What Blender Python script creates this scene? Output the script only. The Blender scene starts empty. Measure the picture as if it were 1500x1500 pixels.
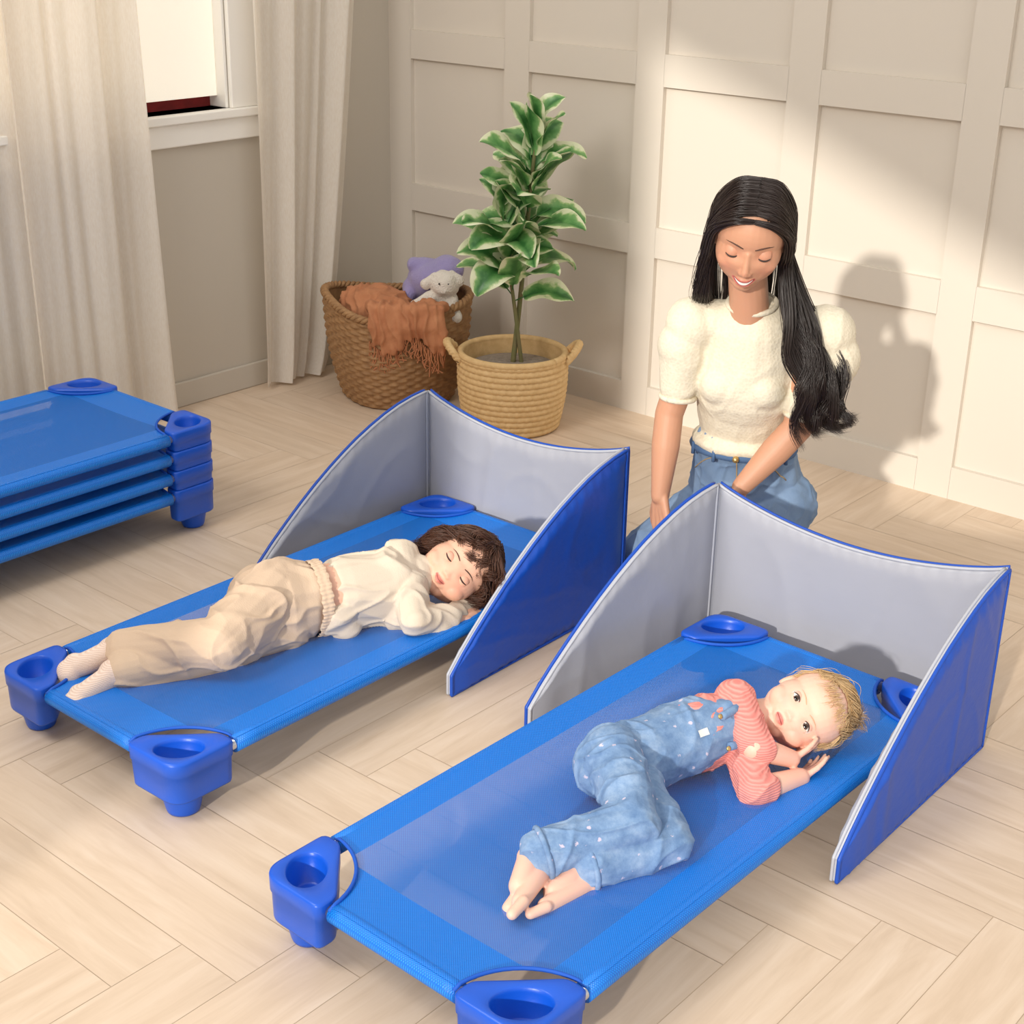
import bpy,bmesh,math,random
import numpy as np
from mathutils import Vector,Matrix
from mathutils.bvhtree import BVHTree
random.seed(3);rng=np.random.RandomState(7)
sc=bpy.context.scene;COL=sc.collection
try: sc.view_settings.view_transform='Standard'
except Exception: pass
pi=math.pi
# ------------------------------------------------------------ materials
def C(r,g,b):
    f=lambda v:(v/255/12.92) if v/255<=.04045 else ((v/255+.055)/1.055)**2.4
    return (f(r),f(g),f(b),1)
def newmat(name):
    m=bpy.data.materials.new(name);m.use_nodes=True;nt=m.node_tree
    return m,nt,nt.nodes['Principled BSDF']
def nd(nt,t,**k):
    n=nt.nodes.new(t)
    for a,b in k.items():
        if a in n.inputs.keys(): n.inputs[a].default_value=b
        else: setattr(n,a,b)
    return n
def ramp(nt,fac,stops):
    r=nt.nodes.new('ShaderNodeValToRGB');nt.links.new(fac,r.inputs[0])
    el=r.color_ramp.elements
    while len(el)<len(stops): el.new(.5)
    for e,(p,c) in zip(el,stops): e.position=p;e.color=c
    return r.outputs[0]
def mat(name,col,rough=.6,bump=None,var=None,attr=None,sheen=0,metal=0,coord='Object',sss=0,spec=.5,emit=0):
    m,nt,b=newmat(name);L=nt.links.new
    b.inputs['Base Color'].default_value=col;b.inputs['Roughness'].default_value=rough;b.inputs['Metallic'].default_value=metal
    b.inputs['Specular IOR Level'].default_value=spec
    if emit: b.inputs['Emission Color'].default_value=col;b.inputs['Emission Strength'].default_value=emit
    if sheen: b.inputs['Sheen Weight'].default_value=sheen
    if sss:
        b.inputs['Subsurface Weight'].default_value=sss;b.inputs['Subsurface Radius'].default_value=(1,.35,.2);b.inputs['Subsurface Scale'].default_value=.008
    tc=nd(nt,'ShaderNodeTexCoord')
    cur=None
    if attr:
        a=nd(nt,'ShaderNodeVertexColor',layer_name=attr);cur=a.outputs[0]
    if var:
        s,c2=var[:2];n=nd(nt,'ShaderNodeTexNoise',Scale=s,Detail=4.0);L(tc.outputs[coord],n.inputs['Vector'])
        mx=nd(nt,'ShaderNodeMix',data_type='RGBA');L(n.outputs['Fac'],mx.inputs[0])
        if cur: L(cur,mx.inputs[6])
        else: mx.inputs[6].default_value=col
        mx.inputs[7].default_value=c2;cur=mx.outputs[2]
    if cur: L(cur,b.inputs['Base Color'])
    if bump:
        s,st=bump[:2];n=nd(nt,'ShaderNodeTexNoise',Scale=s,Detail=3.0);L(tc.outputs[coord],n.inputs['Vector'])
        bp=nd(nt,'ShaderNodeBump',Strength=st,Distance=bump[2] if len(bump)>2 else .002);L(n.outputs['Fac'],bp.inputs['Height']);L(bp.outputs[0],b.inputs['Normal'])
    return m
def knit(name,col,col2,scale,strength,rough=.85,bands='Z',mode='wave'):
    m,nt,b=newmat(name);L=nt.links.new;b.inputs['Roughness'].default_value=rough;b.inputs['Specular IOR Level'].default_value=.2
    tc=nd(nt,'ShaderNodeTexCoord')
    if mode=='wave':
        w=nd(nt,'ShaderNodeTexWave',Scale=scale,Distortion=.6);w.bands_direction=bands;w.inputs['Detail'].default_value=1;h=w.outputs['Fac'];L(tc.outputs['Object'],w.inputs['Vector'])
    else:
        w=nd(nt,'ShaderNodeTexVoronoi',Scale=scale);h=w.outputs['Distance'];L(tc.outputs['Object'],w.inputs['Vector'])
    L(ramp(nt,h,[(0,col),(1,col2)]),b.inputs['Base Color'])
    bp=nd(nt,'ShaderNodeBump',Strength=strength,Distance=.003);L(h,bp.inputs['Height'])
    n=nd(nt,'ShaderNodeTexNoise',Scale=400.0);L(tc.outputs['Object'],n.inputs['Vector'])
    bp2=nd(nt,'ShaderNodeBump',Strength=.3,Distance=.001);L(n.outputs['Fac'],bp2.inputs['Height']);L(bp.outputs[0],bp2.inputs['Normal']);L(bp2.outputs[0],b.inputs['Normal'])
    return m
M={}
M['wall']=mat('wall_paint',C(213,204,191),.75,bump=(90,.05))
M['wallL']=mat('wall_paint_shaded',C(196,187,173),.8,bump=(90,.05))  # darker copy of the wall paint; left wall's weaker light put into the colour
M['wintrim']=mat('window_paint',C(244,240,232),.45)
M['blind']=mat('blind_fabric_glow',C(246,238,222),.8,bump=(300,.2),emit=.42)  # emission stands in for daylight coming through the blind
M['red']=mat('dark_red_brick',C(150,30,30),.8,bump=(60,.4),var=(20,C(90,18,18)))
M['blue']=mat('blue_plastic',C(14,84,200),.36,bump=(250,.08),spec=.5)
M['bluev']=mat('blue_vinyl',C(12,74,178),.42,bump=(28,.2,.01))
M['grayv']=mat('gray_vinyl',C(162,164,174),.36,bump=(14,.15,.012))
M['grayl']=mat('light_gray_piping',C(178,181,190),.4,bump=(120,.3))
M['navy']=mat('blue_binding',C(10,84,190),.7)
M['steel']=mat('steel_tube',C(205,208,214),.3,metal=.8)
def fabric():
    m,nt,b=newmat('blue_mesh_fabric');L=nt.links.new
    tc=nd(nt,'ShaderNodeTexCoord');sp=nd(nt,'ShaderNodeSeparateXYZ');L(tc.outputs['Object'],sp.inputs[0])
    def sine(o,f):
        a=nd(nt,'ShaderNodeMath',operation='MULTIPLY');L(o,a.inputs[0]);a.inputs[1].default_value=f
        s=nd(nt,'ShaderNodeMath',operation='SINE');L(a.outputs[0],s.inputs[0]);return s.outputs[0]
    a=sine(sp.outputs[0],2*pi/.0046);c=sine(sp.outputs[1],2*pi/.0046)
    mu=nd(nt,'ShaderNodeMath',operation='MULTIPLY');L(a,mu.inputs[0]);L(c,mu.inputs[1])
    col=ramp(nt,mu.outputs[0],[(.0,C(0,104,206)),(.6,C(2,130,228)),(1,C(26,158,242))])
    L(col,b.inputs['Base Color']);b.inputs['Roughness'].default_value=.42
    bp=nd(nt,'ShaderNodeBump',Strength=.35,Distance=.001);L(mu.outputs[0],bp.inputs['Height']);L(bp.outputs[0],b.inputs['Normal'])
    ax=nd(nt,'ShaderNodeMath',operation='ABSOLUTE');L(sp.outputs[0],ax.inputs[0])
    g1=nd(nt,'ShaderNodeMath',operation='LESS_THAN');L(ax.outputs[0],g1.inputs[0]);g1.inputs[1].default_value=.215
    ay=nd(nt,'ShaderNodeMath',operation='ABSOLUTE');L(sp.outputs[1],ay.inputs[0])
    g2=nd(nt,'ShaderNodeMath',operation='LESS_THAN');L(ay.outputs[0],g2.inputs[0]);g2.inputs[1].default_value=.535
    g=nd(nt,'ShaderNodeMath',operation='MULTIPLY');L(g1.outputs[0],g.inputs[0]);L(g2.outputs[0],g.inputs[1])
    g3=nd(nt,'ShaderNodeMath',operation='MULTIPLY');L(g.outputs[0],g3.inputs[0]);g3.inputs[1].default_value=.26
    tr=nd(nt,'ShaderNodeBsdfTransparent');ms=nd(nt,'ShaderNodeMixShader');L(g3.outputs[0],ms.inputs[0]);L(b.outputs[0],ms.inputs[1]);L(tr.outputs[0],ms.inputs[2])
    L(ms.outputs[0],nt.nodes['Material Output'].inputs[0]);return m
M['fabric']=fabric()
def curtainmat():
    m,nt,b=newmat('linen_curtain');L=nt.links.new
    b.inputs['Roughness'].default_value=.9
    tc=nd(nt,'ShaderNodeTexCoord');mp=nd(nt,'ShaderNodeMapping');mp.inputs['Scale'].default_value=(300,300,60);L(tc.outputs['Object'],mp.inputs[0])
    n=nd(nt,'ShaderNodeTexNoise',Scale=1.0,Detail=3.0);L(mp.outputs[0],n.inputs['Vector'])
    L(ramp(nt,n.outputs['Fac'],[(.3,C(238,229,216)),(.7,C(250,245,236))]),b.inputs['Base Color'])
    t=nd(nt,'ShaderNodeBsdfTranslucent');t.inputs[0].default_value=C(250,242,230);ms=nd(nt,'ShaderNodeMixShader');ms.inputs[0].default_value=.42
    L(b.outputs[0],ms.inputs[1]);L(t.outputs[0],ms.inputs[2]);L(ms.outputs[0],nt.nodes['Material Output'].inputs[0]);return m
M['curtain']=curtainmat()
def floormat():
    m,nt,b=newmat('oak_planks');L=nt.links.new
    uv=nd(nt,'ShaderNodeUVMap',uv_map='UVMap');mp=nd(nt,'ShaderNodeMapping');mp.inputs['Scale'].default_value=(1.6,14,1);L(uv.outputs[0],mp.inputs[0])
    n=nd(nt,'ShaderNodeTexNoise',Scale=2.2,Detail=8.0,Roughness=.62,Distortion=.6);L(mp.outputs[0],n.inputs['Vector'])
    c=ramp(nt,n.outputs['Fac'],[(.28,C(204,181,156)),(.5,C(214,192,168)),(.72,C(222,202,180))])
    vc=nd(nt,'ShaderNodeVertexColor',layer_name='col')
    mx=nd(nt,'ShaderNodeMix',data_type='RGBA',blend_type='MULTIPLY');mx.inputs[0].default_value=1;L(c,mx.inputs[6]);L(vc.outputs[0],mx.inputs[7])
    L(mx.outputs[2],b.inputs['Base Color']);b.inputs['Roughness'].default_value=.48;b.inputs['Specular IOR Level'].default_value=.4
    bp=nd(nt,'ShaderNodeBump',Strength=.06,Distance=.001);L(n.outputs['Fac'],bp.inputs['Height']);L(bp.outputs[0],b.inputs['Normal'])
    return m
M['floor']=floormat();M['seam']=mat('floor_seam',C(190,167,142),.8)
M['wicker']=mat('brown_wicker',C(186,144,98),.7,var=(45,C(118,82,50)),bump=(220,.5))
M['coil']=mat('straw_rope',C(230,198,146),.75,var=(50,C(194,156,102)),bump=(260,.5))
M['rust']=mat('rust_knit',C(198,138,98),.9,var=(30,C(172,108,72)),bump=(260,.6))
M['lav']=mat('lavender_plush',C(156,146,194),.95,bump=(300,.9,.004),sheen=.3)
M['plush']=mat('white_plush',C(232,224,212),.95,bump=(200,1.,.006),sheen=.3)
M['dark']=mat('dark_bead',C(20,15,15),.3)
M['soil']=mat('potting_soil',C(110,96,86),.95,bump=(80,1,.01),var=(60,C(170,158,144)))
M['bark']=mat('plant_bark',C(130,112,80),.8,bump=(90,.6),var=(30,C(96,110,60)))
def leafmat():
    m,nt,b=newmat('variegated_leaf');L=nt.links.new
    uv=nd(nt,'ShaderNodeUVMap',uv_map='UVMap');sp=nd(nt,'ShaderNodeSeparateXYZ');L(uv.outputs[0],sp.inputs[0])
    ab=nd(nt,'ShaderNodeMath',operation='ABSOLUTE');L(sp.outputs[0],ab.inputs[0])
    tc=nd(nt,'ShaderNodeTexCoord');n=nd(nt,'ShaderNodeTexNoise',Scale=20.0,Detail=4.0);L(tc.outputs['Object'],n.inputs['Vector'])
    ad=nd(nt,'ShaderNodeMath',operation='MULTIPLY_ADD');L(n.outputs['Fac'],ad.inputs[0]);ad.inputs[1].default_value=2.0;L(ab.outputs[0],ad.inputs[2])
    sc_=nd(nt,'ShaderNodeMath',operation='MULTIPLY');L(ad.outputs[0],sc_.inputs[0]);sc_.inputs[1].default_value=.36
    c=ramp(nt,sc_.outputs[0],[(.0,C(44,96,48)),(.36,C(60,116,58)),(.46,C(96,150,84)),(.56,C(124,170,104)),(.60,C(176,202,138)),(.65,C(226,230,192)),(1,C(242,242,212))])
    L(c,b.inputs['Base Color']);b.inputs['Roughness'].default_value=.35
    t=nd(nt,'ShaderNodeBsdfTranslucent');L(c,t.inputs[0]);ms=nd(nt,'ShaderNodeMixShader');ms.inputs[0].default_value=.15
    L(b.outputs[0],ms.inputs[1]);L(t.outputs[0],ms.inputs[2]);L(ms.outputs[0],nt.nodes['Material Output'].inputs[0]);return m
M['leaf']=leafmat()
M['skin']=mat('skin',(1,1,1,1),.5,attr='col',bump=(180,.04),sss=.12)
M['sweater']=knit('cream_knit',C(216,205,182),C(226,217,196),150,.25,mode='vor')
M['jeans']=mat('blue_denim',C(80,110,148),.85,var=(9,C(146,170,198)),bump=(500,.4))
M['jeansband']=mat('denim_waistband',C(74,102,140),.85,bump=(500,.4))
M['black']=mat('black_hair',C(40,28,24),.36,spec=.6)
M['brownh']=mat('brown_hair',C(82,52,38),.45,spec=.5)
M['blond']=mat('blond_hair',C(226,196,150),.5,var=(40,C(196,160,114)))
M['cream']=mat('cream_fleece',C(210,195,176),.92,bump=(350,.3))
M['beige']=mat('beige_cotton',C(206,181,156),.9,bump=(350,.3))
M['sock']=knit('cream_sock',C(222,196,180),C(238,218,204),110,.4)
M['pink']=knit('coral_rib_knit',C(222,136,128),C(236,160,150),70,.5)
M['lash']=mat('lash',C(52,36,30),.6);M['browb']=mat('dark_brow',C(80,54,42),.7);M['browl']=mat('light_brow',C(206,164,132),.7);M['lipline']=mat('lip_line',C(146,76,68),.6)
M['teeth']=mat('teeth',C(240,236,228),.3);M['white']=mat('white_label',C(226,226,224),.8);M['gold']=mat('gold_button',C(200,170,110),.3,metal=.8)
M['thread']=mat('tan_thread',C(176,150,110),.8)
def denimflower():
    m,nt,b=newmat('floral_denim');L=nt.links.new
    tc=nd(nt,'ShaderNodeTexCoord');v=nd(nt,'ShaderNodeTexVoronoi',Scale=38.0);L(tc.outputs['Object'],v.inputs['Vector'])
    n=nd(nt,'ShaderNodeTexNoise',Scale=22.0,Detail=6.0,Roughness=.7);L(tc.outputs['Object'],n.inputs['Vector'])
    base=ramp(nt,n.outputs['Fac'],[(.3,C(88,120,162)),(.5,C(116,146,184)),(.7,C(148,172,202))])
    n3=nd(nt,'ShaderNodeTexNoise',Scale=260.0,Detail=1.0);L(tc.outputs['Object'],n3.inputs['Vector'])
    ad=nd(nt,'ShaderNodeMath',operation='MULTIPLY_ADD');L(n3.outputs['Fac'],ad.inputs[0]);ad.inputs[1].default_value=.3;L(v.outputs['Distance'],ad.inputs[2])
    f=ramp(nt,ad.outputs[0],[(0,(.7,.7,.7,1)),(.25,(.6,.6,.6,1)),(.30,(0,0,0,1))])
    mx=nd(nt,'ShaderNodeMix',data_type='RGBA');L(f,mx.inputs[0]);L(base,mx.inputs[6]);mx.inputs[7].default_value=C(226,208,220)
    L(mx.outputs[2],b.inputs['Base Color']);b.inputs['Roughness'].default_value=.88
    n2=nd(nt,'ShaderNodeTexNoise',Scale=500.0);L(tc.outputs['Object'],n2.inputs['Vector']);bp=nd(nt,'ShaderNodeBump',Strength=.4,Distance=.001);L(n2.outputs['Fac'],bp.inputs['Height']);L(bp.outputs[0],b.inputs['Normal'])
    return m
M['flower']=denimflower()
m,nt,b=newmat('eye_surface');vc=nd(nt,'ShaderNodeVertexColor',layer_name='col');nt.links.new(vc.outputs[0],b.inputs['Base Color']);b.inputs['Roughness'].default_value=.1;M['eye']=m
# ------------------------------------------------------------ mesh helpers
def link(me,name,parent=None,loc=None):
    ob=bpy.data.objects.new(name,me);COL.objects.link(ob)
    if parent is not None:
        ob.parent=parent
        if loc is None: ob.matrix_parent_inverse=Matrix.Translation(-parent.location)
    if loc is not None: ob.location=loc
    return ob
def mkmesh(name,V,F,mats=(),mi=None,smooth=True):
    me=bpy.data.meshes.new(name)
    V=V.tolist() if isinstance(V,np.ndarray) else [tuple(v) for v in V]
    F=F.tolist() if isinstance(F,np.ndarray) else F
    me.from_pydata(V,[],F)
    for m in mats: me.materials.append(M[m] if isinstance(m,str) else m)
    if mi is not None: me.polygons.foreach_set('material_index',list(mi))
    me.polygons.foreach_set('use_smooth',[smooth]*len(me.polygons));me.update();return me
def mk(name,V,F,mats=(),mi=None,parent=None,smooth=True,loc=None):
    return link(mkmesh(name,V,F,mats,mi,smooth),name,parent,loc)
def empty(name,loc,label=None,cat=None,rot=0):
    e=bpy.data.objects.new(name,None);COL.objects.link(e);e.location=loc;e.rotation_euler=(0,0,rot);e.empty_display_size=.1
    if label: e['label']=label
    if cat: e['category']=cat
    return e
def tag(o,label,cat,group=None):
    o['label']=label;o['category']=cat
    if group:o['group']=group
def join(parts):
    Vs=[];Fs=[];o=0
    for V,F in parts:
        V=np.asarray(V,float);Vs.append(V);Fs+= [tuple(i+o for i in f) for f in (F.tolist() if isinstance(F,np.ndarray) else F)];o+=len(V)
    return np.vstack(Vs),Fs
def nrm(v): v=np.array(v,float);return v/np.linalg.norm(v)
def frame(ax):
    ax=nrm(ax);ref=np.array([0,0,1.]) if abs(ax[2])<.9 else np.array([1.,0,0]);s=nrm(np.cross(ax,ref));return ax,s,np.cross(ax,s)
def rings(cs,n=20,poles=None):
    V=[];F=[]
    th=np.linspace(0,2*pi,n,endpoint=False)
    for c,s,t,rs,rt in cs: V+=list(c+np.outer(np.cos(th)*rs,s)+np.outer(np.sin(th)*rt,t))
    for i in range(len(cs)-1):
        for j in range(n): F.append((i*n+j,i*n+(j+1)%n,(i+1)*n+(j+1)%n,(i+1)*n+j))
    if poles:
        a=len(V);V.append(poles[0]);V.append(poles[1])
        for j in range(n):
            F.append((a,(j+1)%n,j));k=(len(cs)-1)*n;F.append((a+1,k+j,k+(j+1)%n))
    return np.array(V),F
def cap(p1,p2,r1,r2,n=20,m=5,flat=None):
    p1=np.array(p1,float);p2=np.array(p2,float);ax=p2-p1;L=np.linalg.norm(ax)
    if L<1e-6: ax=np.array([0,0,1.])
    ax,s,t=frame(ax);cs=[]
    for i in range(1,m+1):
        a=-pi/2+pi/2*i/m;cs.append((p1+ax*r1*math.sin(a),s,t,r1*math.cos(a),r1*math.cos(a)))
    for i in range(0,m):
        a=pi/2*i/m;cs.append((p2+ax*r2*math.sin(a),s,t,r2*math.cos(a),r2*math.cos(a)))
    V,F=rings(cs,n,(p1-ax*r1,p2+ax*r2))
    if flat is not None:
        v,k=flat;v=np.array(v,float);v=nrm(v-ax*(v@ax));V=V+np.outer(((V-p1)@v)*(k-1),v)
    return V,F
def chain(pts,**k):
    return [cap(pts[i][0],pts[i+1][0],pts[i][1],pts[i+1][1],**k) for i in range(len(pts)-1)]
def ell(c,rad,A=np.eye(3),n=24,m=14):
    cs=[]
    for i in range(1,m):
        a=-pi/2+pi*i/m;cs.append((np.array([0,0,math.sin(a)]),np.array([1.,0,0]),np.array([0,1.,0]),math.cos(a),math.cos(a)))
    V,F=rings(cs,n,(np.array([0,0,-1.]),np.array([0,0,1.])))
    return np.array(c,float)+(V*np.array(rad))@np.array(A),F
def remesh(prims,voxel,it=3,fac=.5):
    V,F=join(prims);me=mkmesh('tmp',V,F);ob=bpy.data.objects.new('tmp',me);COL.objects.link(ob)
    m=ob.modifiers.new('r','REMESH');m.mode='VOXEL';m.voxel_size=voxel;m.adaptivity=0
    if it:
        s=ob.modifiers.new('s','SMOOTH');s.factor=fac;s.iterations=it
    dg=bpy.context.evaluated_depsgraph_get();m2=bpy.data.meshes.new_from_object(ob.evaluated_get(dg))
    bpy.data.objects.remove(ob);m2.polygons.foreach_set('use_smooth',[True]*len(m2.polygons));return m2
def getV(me):
    a=np.zeros(len(me.vertices)*3);me.vertices.foreach_get('co',a);return a.reshape(-1,3)
def getN(me):
    a=np.zeros(len(me.vertices)*3);me.vertices.foreach_get('normal',a);return a.reshape(-1,3)
def setV(me,V): me.vertices.foreach_set('co',V.ravel());me.update()
def setcol(me,c,name='col'):
    at=me.color_attributes.new(name,'FLOAT_COLOR','POINT');c=np.hstack([c,np.ones((len(c),1))]) if c.shape[1]==3 else c
    at.data.foreach_set('color',c.astype(np.float32).ravel())
def nz(P,freq,seed,octs=2,st=None):
    r=np.random.RandomState(seed);o=np.zeros(len(P));amp=1
    Q=P.copy()
    if st is not None:
        d,k=st;d=nrm(d);Q=Q+np.outer((Q@d)*(k-1),d)
    for k in range(octs):
        for j in range(5):
            d=r.normal(size=3);d/=np.linalg.norm(d);d2=r.normal(size=3)
            o+=amp*np.sin(Q@d*freq+r.uniform(0,6.28)+1.3*np.sin(Q@d2*freq*.5+r.uniform(0,6.28)))/5
        amp*=.5;freq*=2.1
    return o*1.6
def folds(P,freq,seed,dirv):
    w=nz(P,freq*.35,seed);d=nrm(dirv);x=P@d*freq+w*2.2
    return (1-np.abs(np.sin(x)))**1.5*2-.8
def cloth(name,prims,voxel,matn,parent,amp=.002,freq=40,seed=1,it=4,cr=0,cf=30,st=None):
    me=remesh(prims,voxel,it);V=getV(me);N=getN(me)
    d=amp*nz(V,freq,seed,2)
    if cr:
        g=np.abs(nz(V,cf,seed+5,1,st));g2=np.abs(nz(V,cf*1.6,seed+9,1,st));mod=.5+.5*np.clip(nz(V,14,seed+2,1),-1,1)
        d=d+cr*(np.clip(1-g*2.6,0,1)**1.6+.7*np.clip(1-g2*2.6,0,1)**1.6-.35)*(.35+.65*mod)
    setV(me,V+N*d[:,None]);me.materials.clear();me.materials.append(M[matn]);me.name=name
    return link(me,name,parent)
def catmull(P,k):
    P=np.array(P,float);n=len(P);Q=np.vstack([2*P[0]-P[1],P,2*P[-1]-P[-2]]);out=[]
    for t in np.linspace(0,n-1,k):
        i=min(int(t),n-2);f=t-i;p0,p1,p2,p3=Q[i:i+4]
        out.append(.5*((2*p1)+(-p0+p2)*f+(2*p0-5*p1+4*p2-p3)*f*f+(-p0+3*p1-3*p2+p3)*f**3))
    return np.array(out)
def tube(path,r,n=8):
    P=np.array(path,float);k=len(P);T=np.gradient(P,axis=0);T/=np.linalg.norm(T,axis=1)[:,None]+1e-12
    r=np.ones(k)*r if np.isscalar(r) else np.array(r)
    _,s,t=frame(T[0]);cs=[]
    for i in range(k):
        s=s-T[i]*(s@T[i]);s=nrm(s);t=np.cross(T[i],s);cs.append((P[i],s,t,r[i],r[i]))
    return rings(cs,n,(P[0],P[-1]))
def tubes(paths,radii,n=5):
    N,k,_=paths.shape;T=np.gradient(paths,axis=1);T/=np.linalg.norm(T,axis=2)[:,:,None]+1e-12
    ref=np.array([.31,.22,.55]);s=np.cross(T,ref);s/=np.linalg.norm(s,axis=2)[:,:,None]+1e-9;t=np.cross(T,s)
    th=np.linspace(0,2*pi,n,endpoint=False)
    V=paths[:,:,None,:]+radii[:,:,None,None]*(np.cos(th)[None,None,:,None]*s[:,:,None,:]+np.sin(th)[None,None,:,None]*t[:,:,None,:])
    V=V.reshape(-1,3);b=np.arange(N)[:,None,None]*k*n+np.arange(k-1)[None,:,None]*n;j=np.arange(n)[None,None,:]
    a0=b+j;a1=b+(j+1)%n;F=np.stack([a0,a1,a1+n,a0+n],-1).reshape(-1,4);return V,F
def box(x0,x1,y0,y1,z0,z1):
    V=[(x,y,z) for z in (z0,z1) for y in (y0,y1) for x in (x0,x1)]
    return np.array(V,float),[(0,2,3,1),(4,5,7,6),(0,1,5,4),(2,6,7,3),(0,4,6,2),(1,3,7,5)]
def bevel(o,w,seg=2):
    b=o.modifiers.new('bev','BEVEL');b.width=w;b.segments=seg;b.limit_method='ANGLE';b.angle_limit=.6;return o
def struct(o): o['kind']='structure';return o
# ------------------------------------------------------------ room
def room():
    w,L=.14,.84
    cols=[];uvs=[];X0,X1,Y0,Y1=-.0,5.2,-5.3,0
    V=[];F=[]
    g=.0007;r=random.Random(5)
    def add(x0,x1,y0,y1,horiz):
        cx0,cx1,cy0,cy1=max(x0+g,X0),min(x1-g,X1),max(y0+g,Y0),min(y1-g,Y1)
        if cx1-cx0<.003 or cy1-cy0<.003: return
        b=len(V);V.extend([(cx0,cy0,0),(cx1,cy0,0),(cx1,cy1,0),(cx0,cy1,0)]);F.append((b,b+1,b+2,b+3))
        t=r.uniform(.965,1.025);wv=r.uniform(-.006,.006);cols.extend([(t+wv,t,t-wv)]*4);o=(r.uniform(0,50),r.uniform(0,50))
        for x,y in ((cx0,cy0),(cx1,cy0),(cx1,cy1),(cx0,cy1)):
            uvs.append(((x-x0)+o[0],(y-y0)+o[1]) if horiz else ((y-y0)+o[0],(x-x0)+o[1]))
    for i in range(-60,80):
        for j in range(-12,12):
            ox=i*w+j*L;oy=i*w-j*L-2.6
            if -2<ox<6.5 and -7.5<oy<2:
                add(ox,ox+L,oy,oy+w,True);add(ox,ox+w,oy+w,oy+w+L,False)
    b=len(V);V.extend([(X0,Y0,-.0006),(X1,Y0,-.0006),(X1,Y1,-.0006),(X0,Y1,-.0006)]);F.append((b,b+1,b+2,b+3));cols.extend([(1,1,1)]*4);uvs.extend([(0,0)]*4)
    me=mkmesh('floor',V,F,('floor','seam'),[0]*(len(F)-1)+[1],False);setcol(me,np.array(cols))
    uv=me.uv_layers.new(name='UVMap');uv.data.foreach_set('uv',np.array(uvs,dtype=np.float32).ravel())
    struct(link(me,'floor'))
    x0,s=.108,.5453;pw=.438;D=.018
    xs=[0];zs=[0]
    for k in range(9): xs+= [x0+k*s,x0+k*s+pw]
    xs.append(5.2);zs+=[.098,.536,.633,1.071,1.168,1.606,1.703,2.141]+[2.5]
    P=[box(0,5.2,D,D+.12,0,2.5)]
    for i in range(0,len(xs)-1,2): P.append(box(xs[i],xs[i+1],0,D+.001,0,2.5))
    for i in range(0,len(zs)-1,2):
        for k in range(1,len(xs)-2,2): P.append(box(xs[k]-.0005,xs[k+1]+.0005,.0,D+.001,zs[i],zs[i+1]))
    V,F=join(P);struct(mk('wall_back',V,F,('wall',),smooth=False))
    wy0,wy1,wz0,wz1=-1.78,-.735,.955,2.05
    P=[box(-.14,0,-5.3,wy0,0,2.5),box(-.14,0,wy1,.136,0,2.5),box(-.14,0,wy0,wy1,0,wz0),box(-.14,0,wy0,wy1,wz1,2.5)]
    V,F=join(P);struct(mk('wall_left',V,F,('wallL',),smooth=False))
    P=[box(0,.018,wy1,wy1+.11,wz0-.0,wz1+.11),box(0,.018,wy0-.11,wy0,wz0,wz1+.11),box(0,.018,wy0,wy1,wz1,wz1+.11),
       box(-.139,0,wy1-.012,wy1-.0005,wz0,wz1),box(-.139,0,wy0+.0005,wy0+.012,wz0,wz1)]
    V,F=join(P);struct(bevel(mk('window_1',V,F,('wintrim',),smooth=False),.003))
    V,F=join([box(-.139,.035,wy0-.12,wy1+.125,wz0-.028,wz0+.0),box(0,.018,wy0-.11,wy1+.11,wz0-.10,wz0-.029)])
    struct(bevel(mk('trim_1',V,F,('wintrim',),smooth=False),.004))
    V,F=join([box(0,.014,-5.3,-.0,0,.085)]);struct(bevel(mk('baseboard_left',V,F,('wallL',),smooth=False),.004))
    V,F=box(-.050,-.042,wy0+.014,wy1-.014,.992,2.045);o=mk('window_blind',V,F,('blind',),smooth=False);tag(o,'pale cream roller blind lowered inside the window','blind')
    V,F=box(-.12,-.08,wy0+.013,wy1-.013,.9555,1.2);struct(mk('wall_exterior',V,F,('red',),smooth=False))
    y=-5.2;X=[(-.2,0),(-.2,4.6),(7,4.6),(7,1.1),(2.46,2.99),(2.46,0)]
    V=[(a,y,b) for a,b in X]+[(a,y-.05,b) for a,b in X];n=6
    F=[tuple(range(n)),tuple(range(2*n-1,n-1,-1))]+[(i,(i+1)%n,(i+1)%n+n,i+n) for i in range(n)]
    struct(mk('wall_sun_cutter',V,F,('wall',),smooth=False))  # unseen wall added behind the camera, cut to shape the sun beam
room()
def curtain(name,y0,y1,y0b,y1b,seed,label,x0=.075,sc_=1):
    nu,nv=240,44;V=[];r=np.random.RandomState(seed);wid=abs(y1-y0);comps=[(f*wid/.45,a*sc_,r.uniform(0,6.28),r.uniform(-.9,.9)) for f,a in ((1.6,.014),(2.9,.012),(4.7,.007),(7.3,.004),(11.,.002))]
    for j in range(nv):
        v=j/(nv-1);z=.012+v*2.25;a=y0b+(y0-y0b)*v**.7;b=y1b+(y1-y1b)*v**.7
        for i in range(nu):
            u=i/(nu-1);x=x0
            for f,am,ph,dr in comps: x+=am*math.sin(2*pi*f*(u+.02*math.sin(3*v+ph))+ph+dr*v)*(1.15-.3*v)
            V.append((max(x,.025),a+(b-a)*u+.008*math.sin(2*pi*3*u+v+seed),z))
    F=[(j*nu+i,j*nu+i+1,(j+1)*nu+i+1,(j+1)*nu+i) for j in range(nv-1) for i in range(nu-1)]
    o=mk(name,V,F,('curtain',));tag(o,label,'curtain','linen window curtains')
curtain('curtain',-.70,-.15,-.71,-.44,1,'cream linen curtain hanging beside the window near the room corner')
curtain('curtain.001',-1.60,-1.15,-1.57,-1.10,2,'wide cream linen curtain drawn across part of the window',.085)
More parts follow.
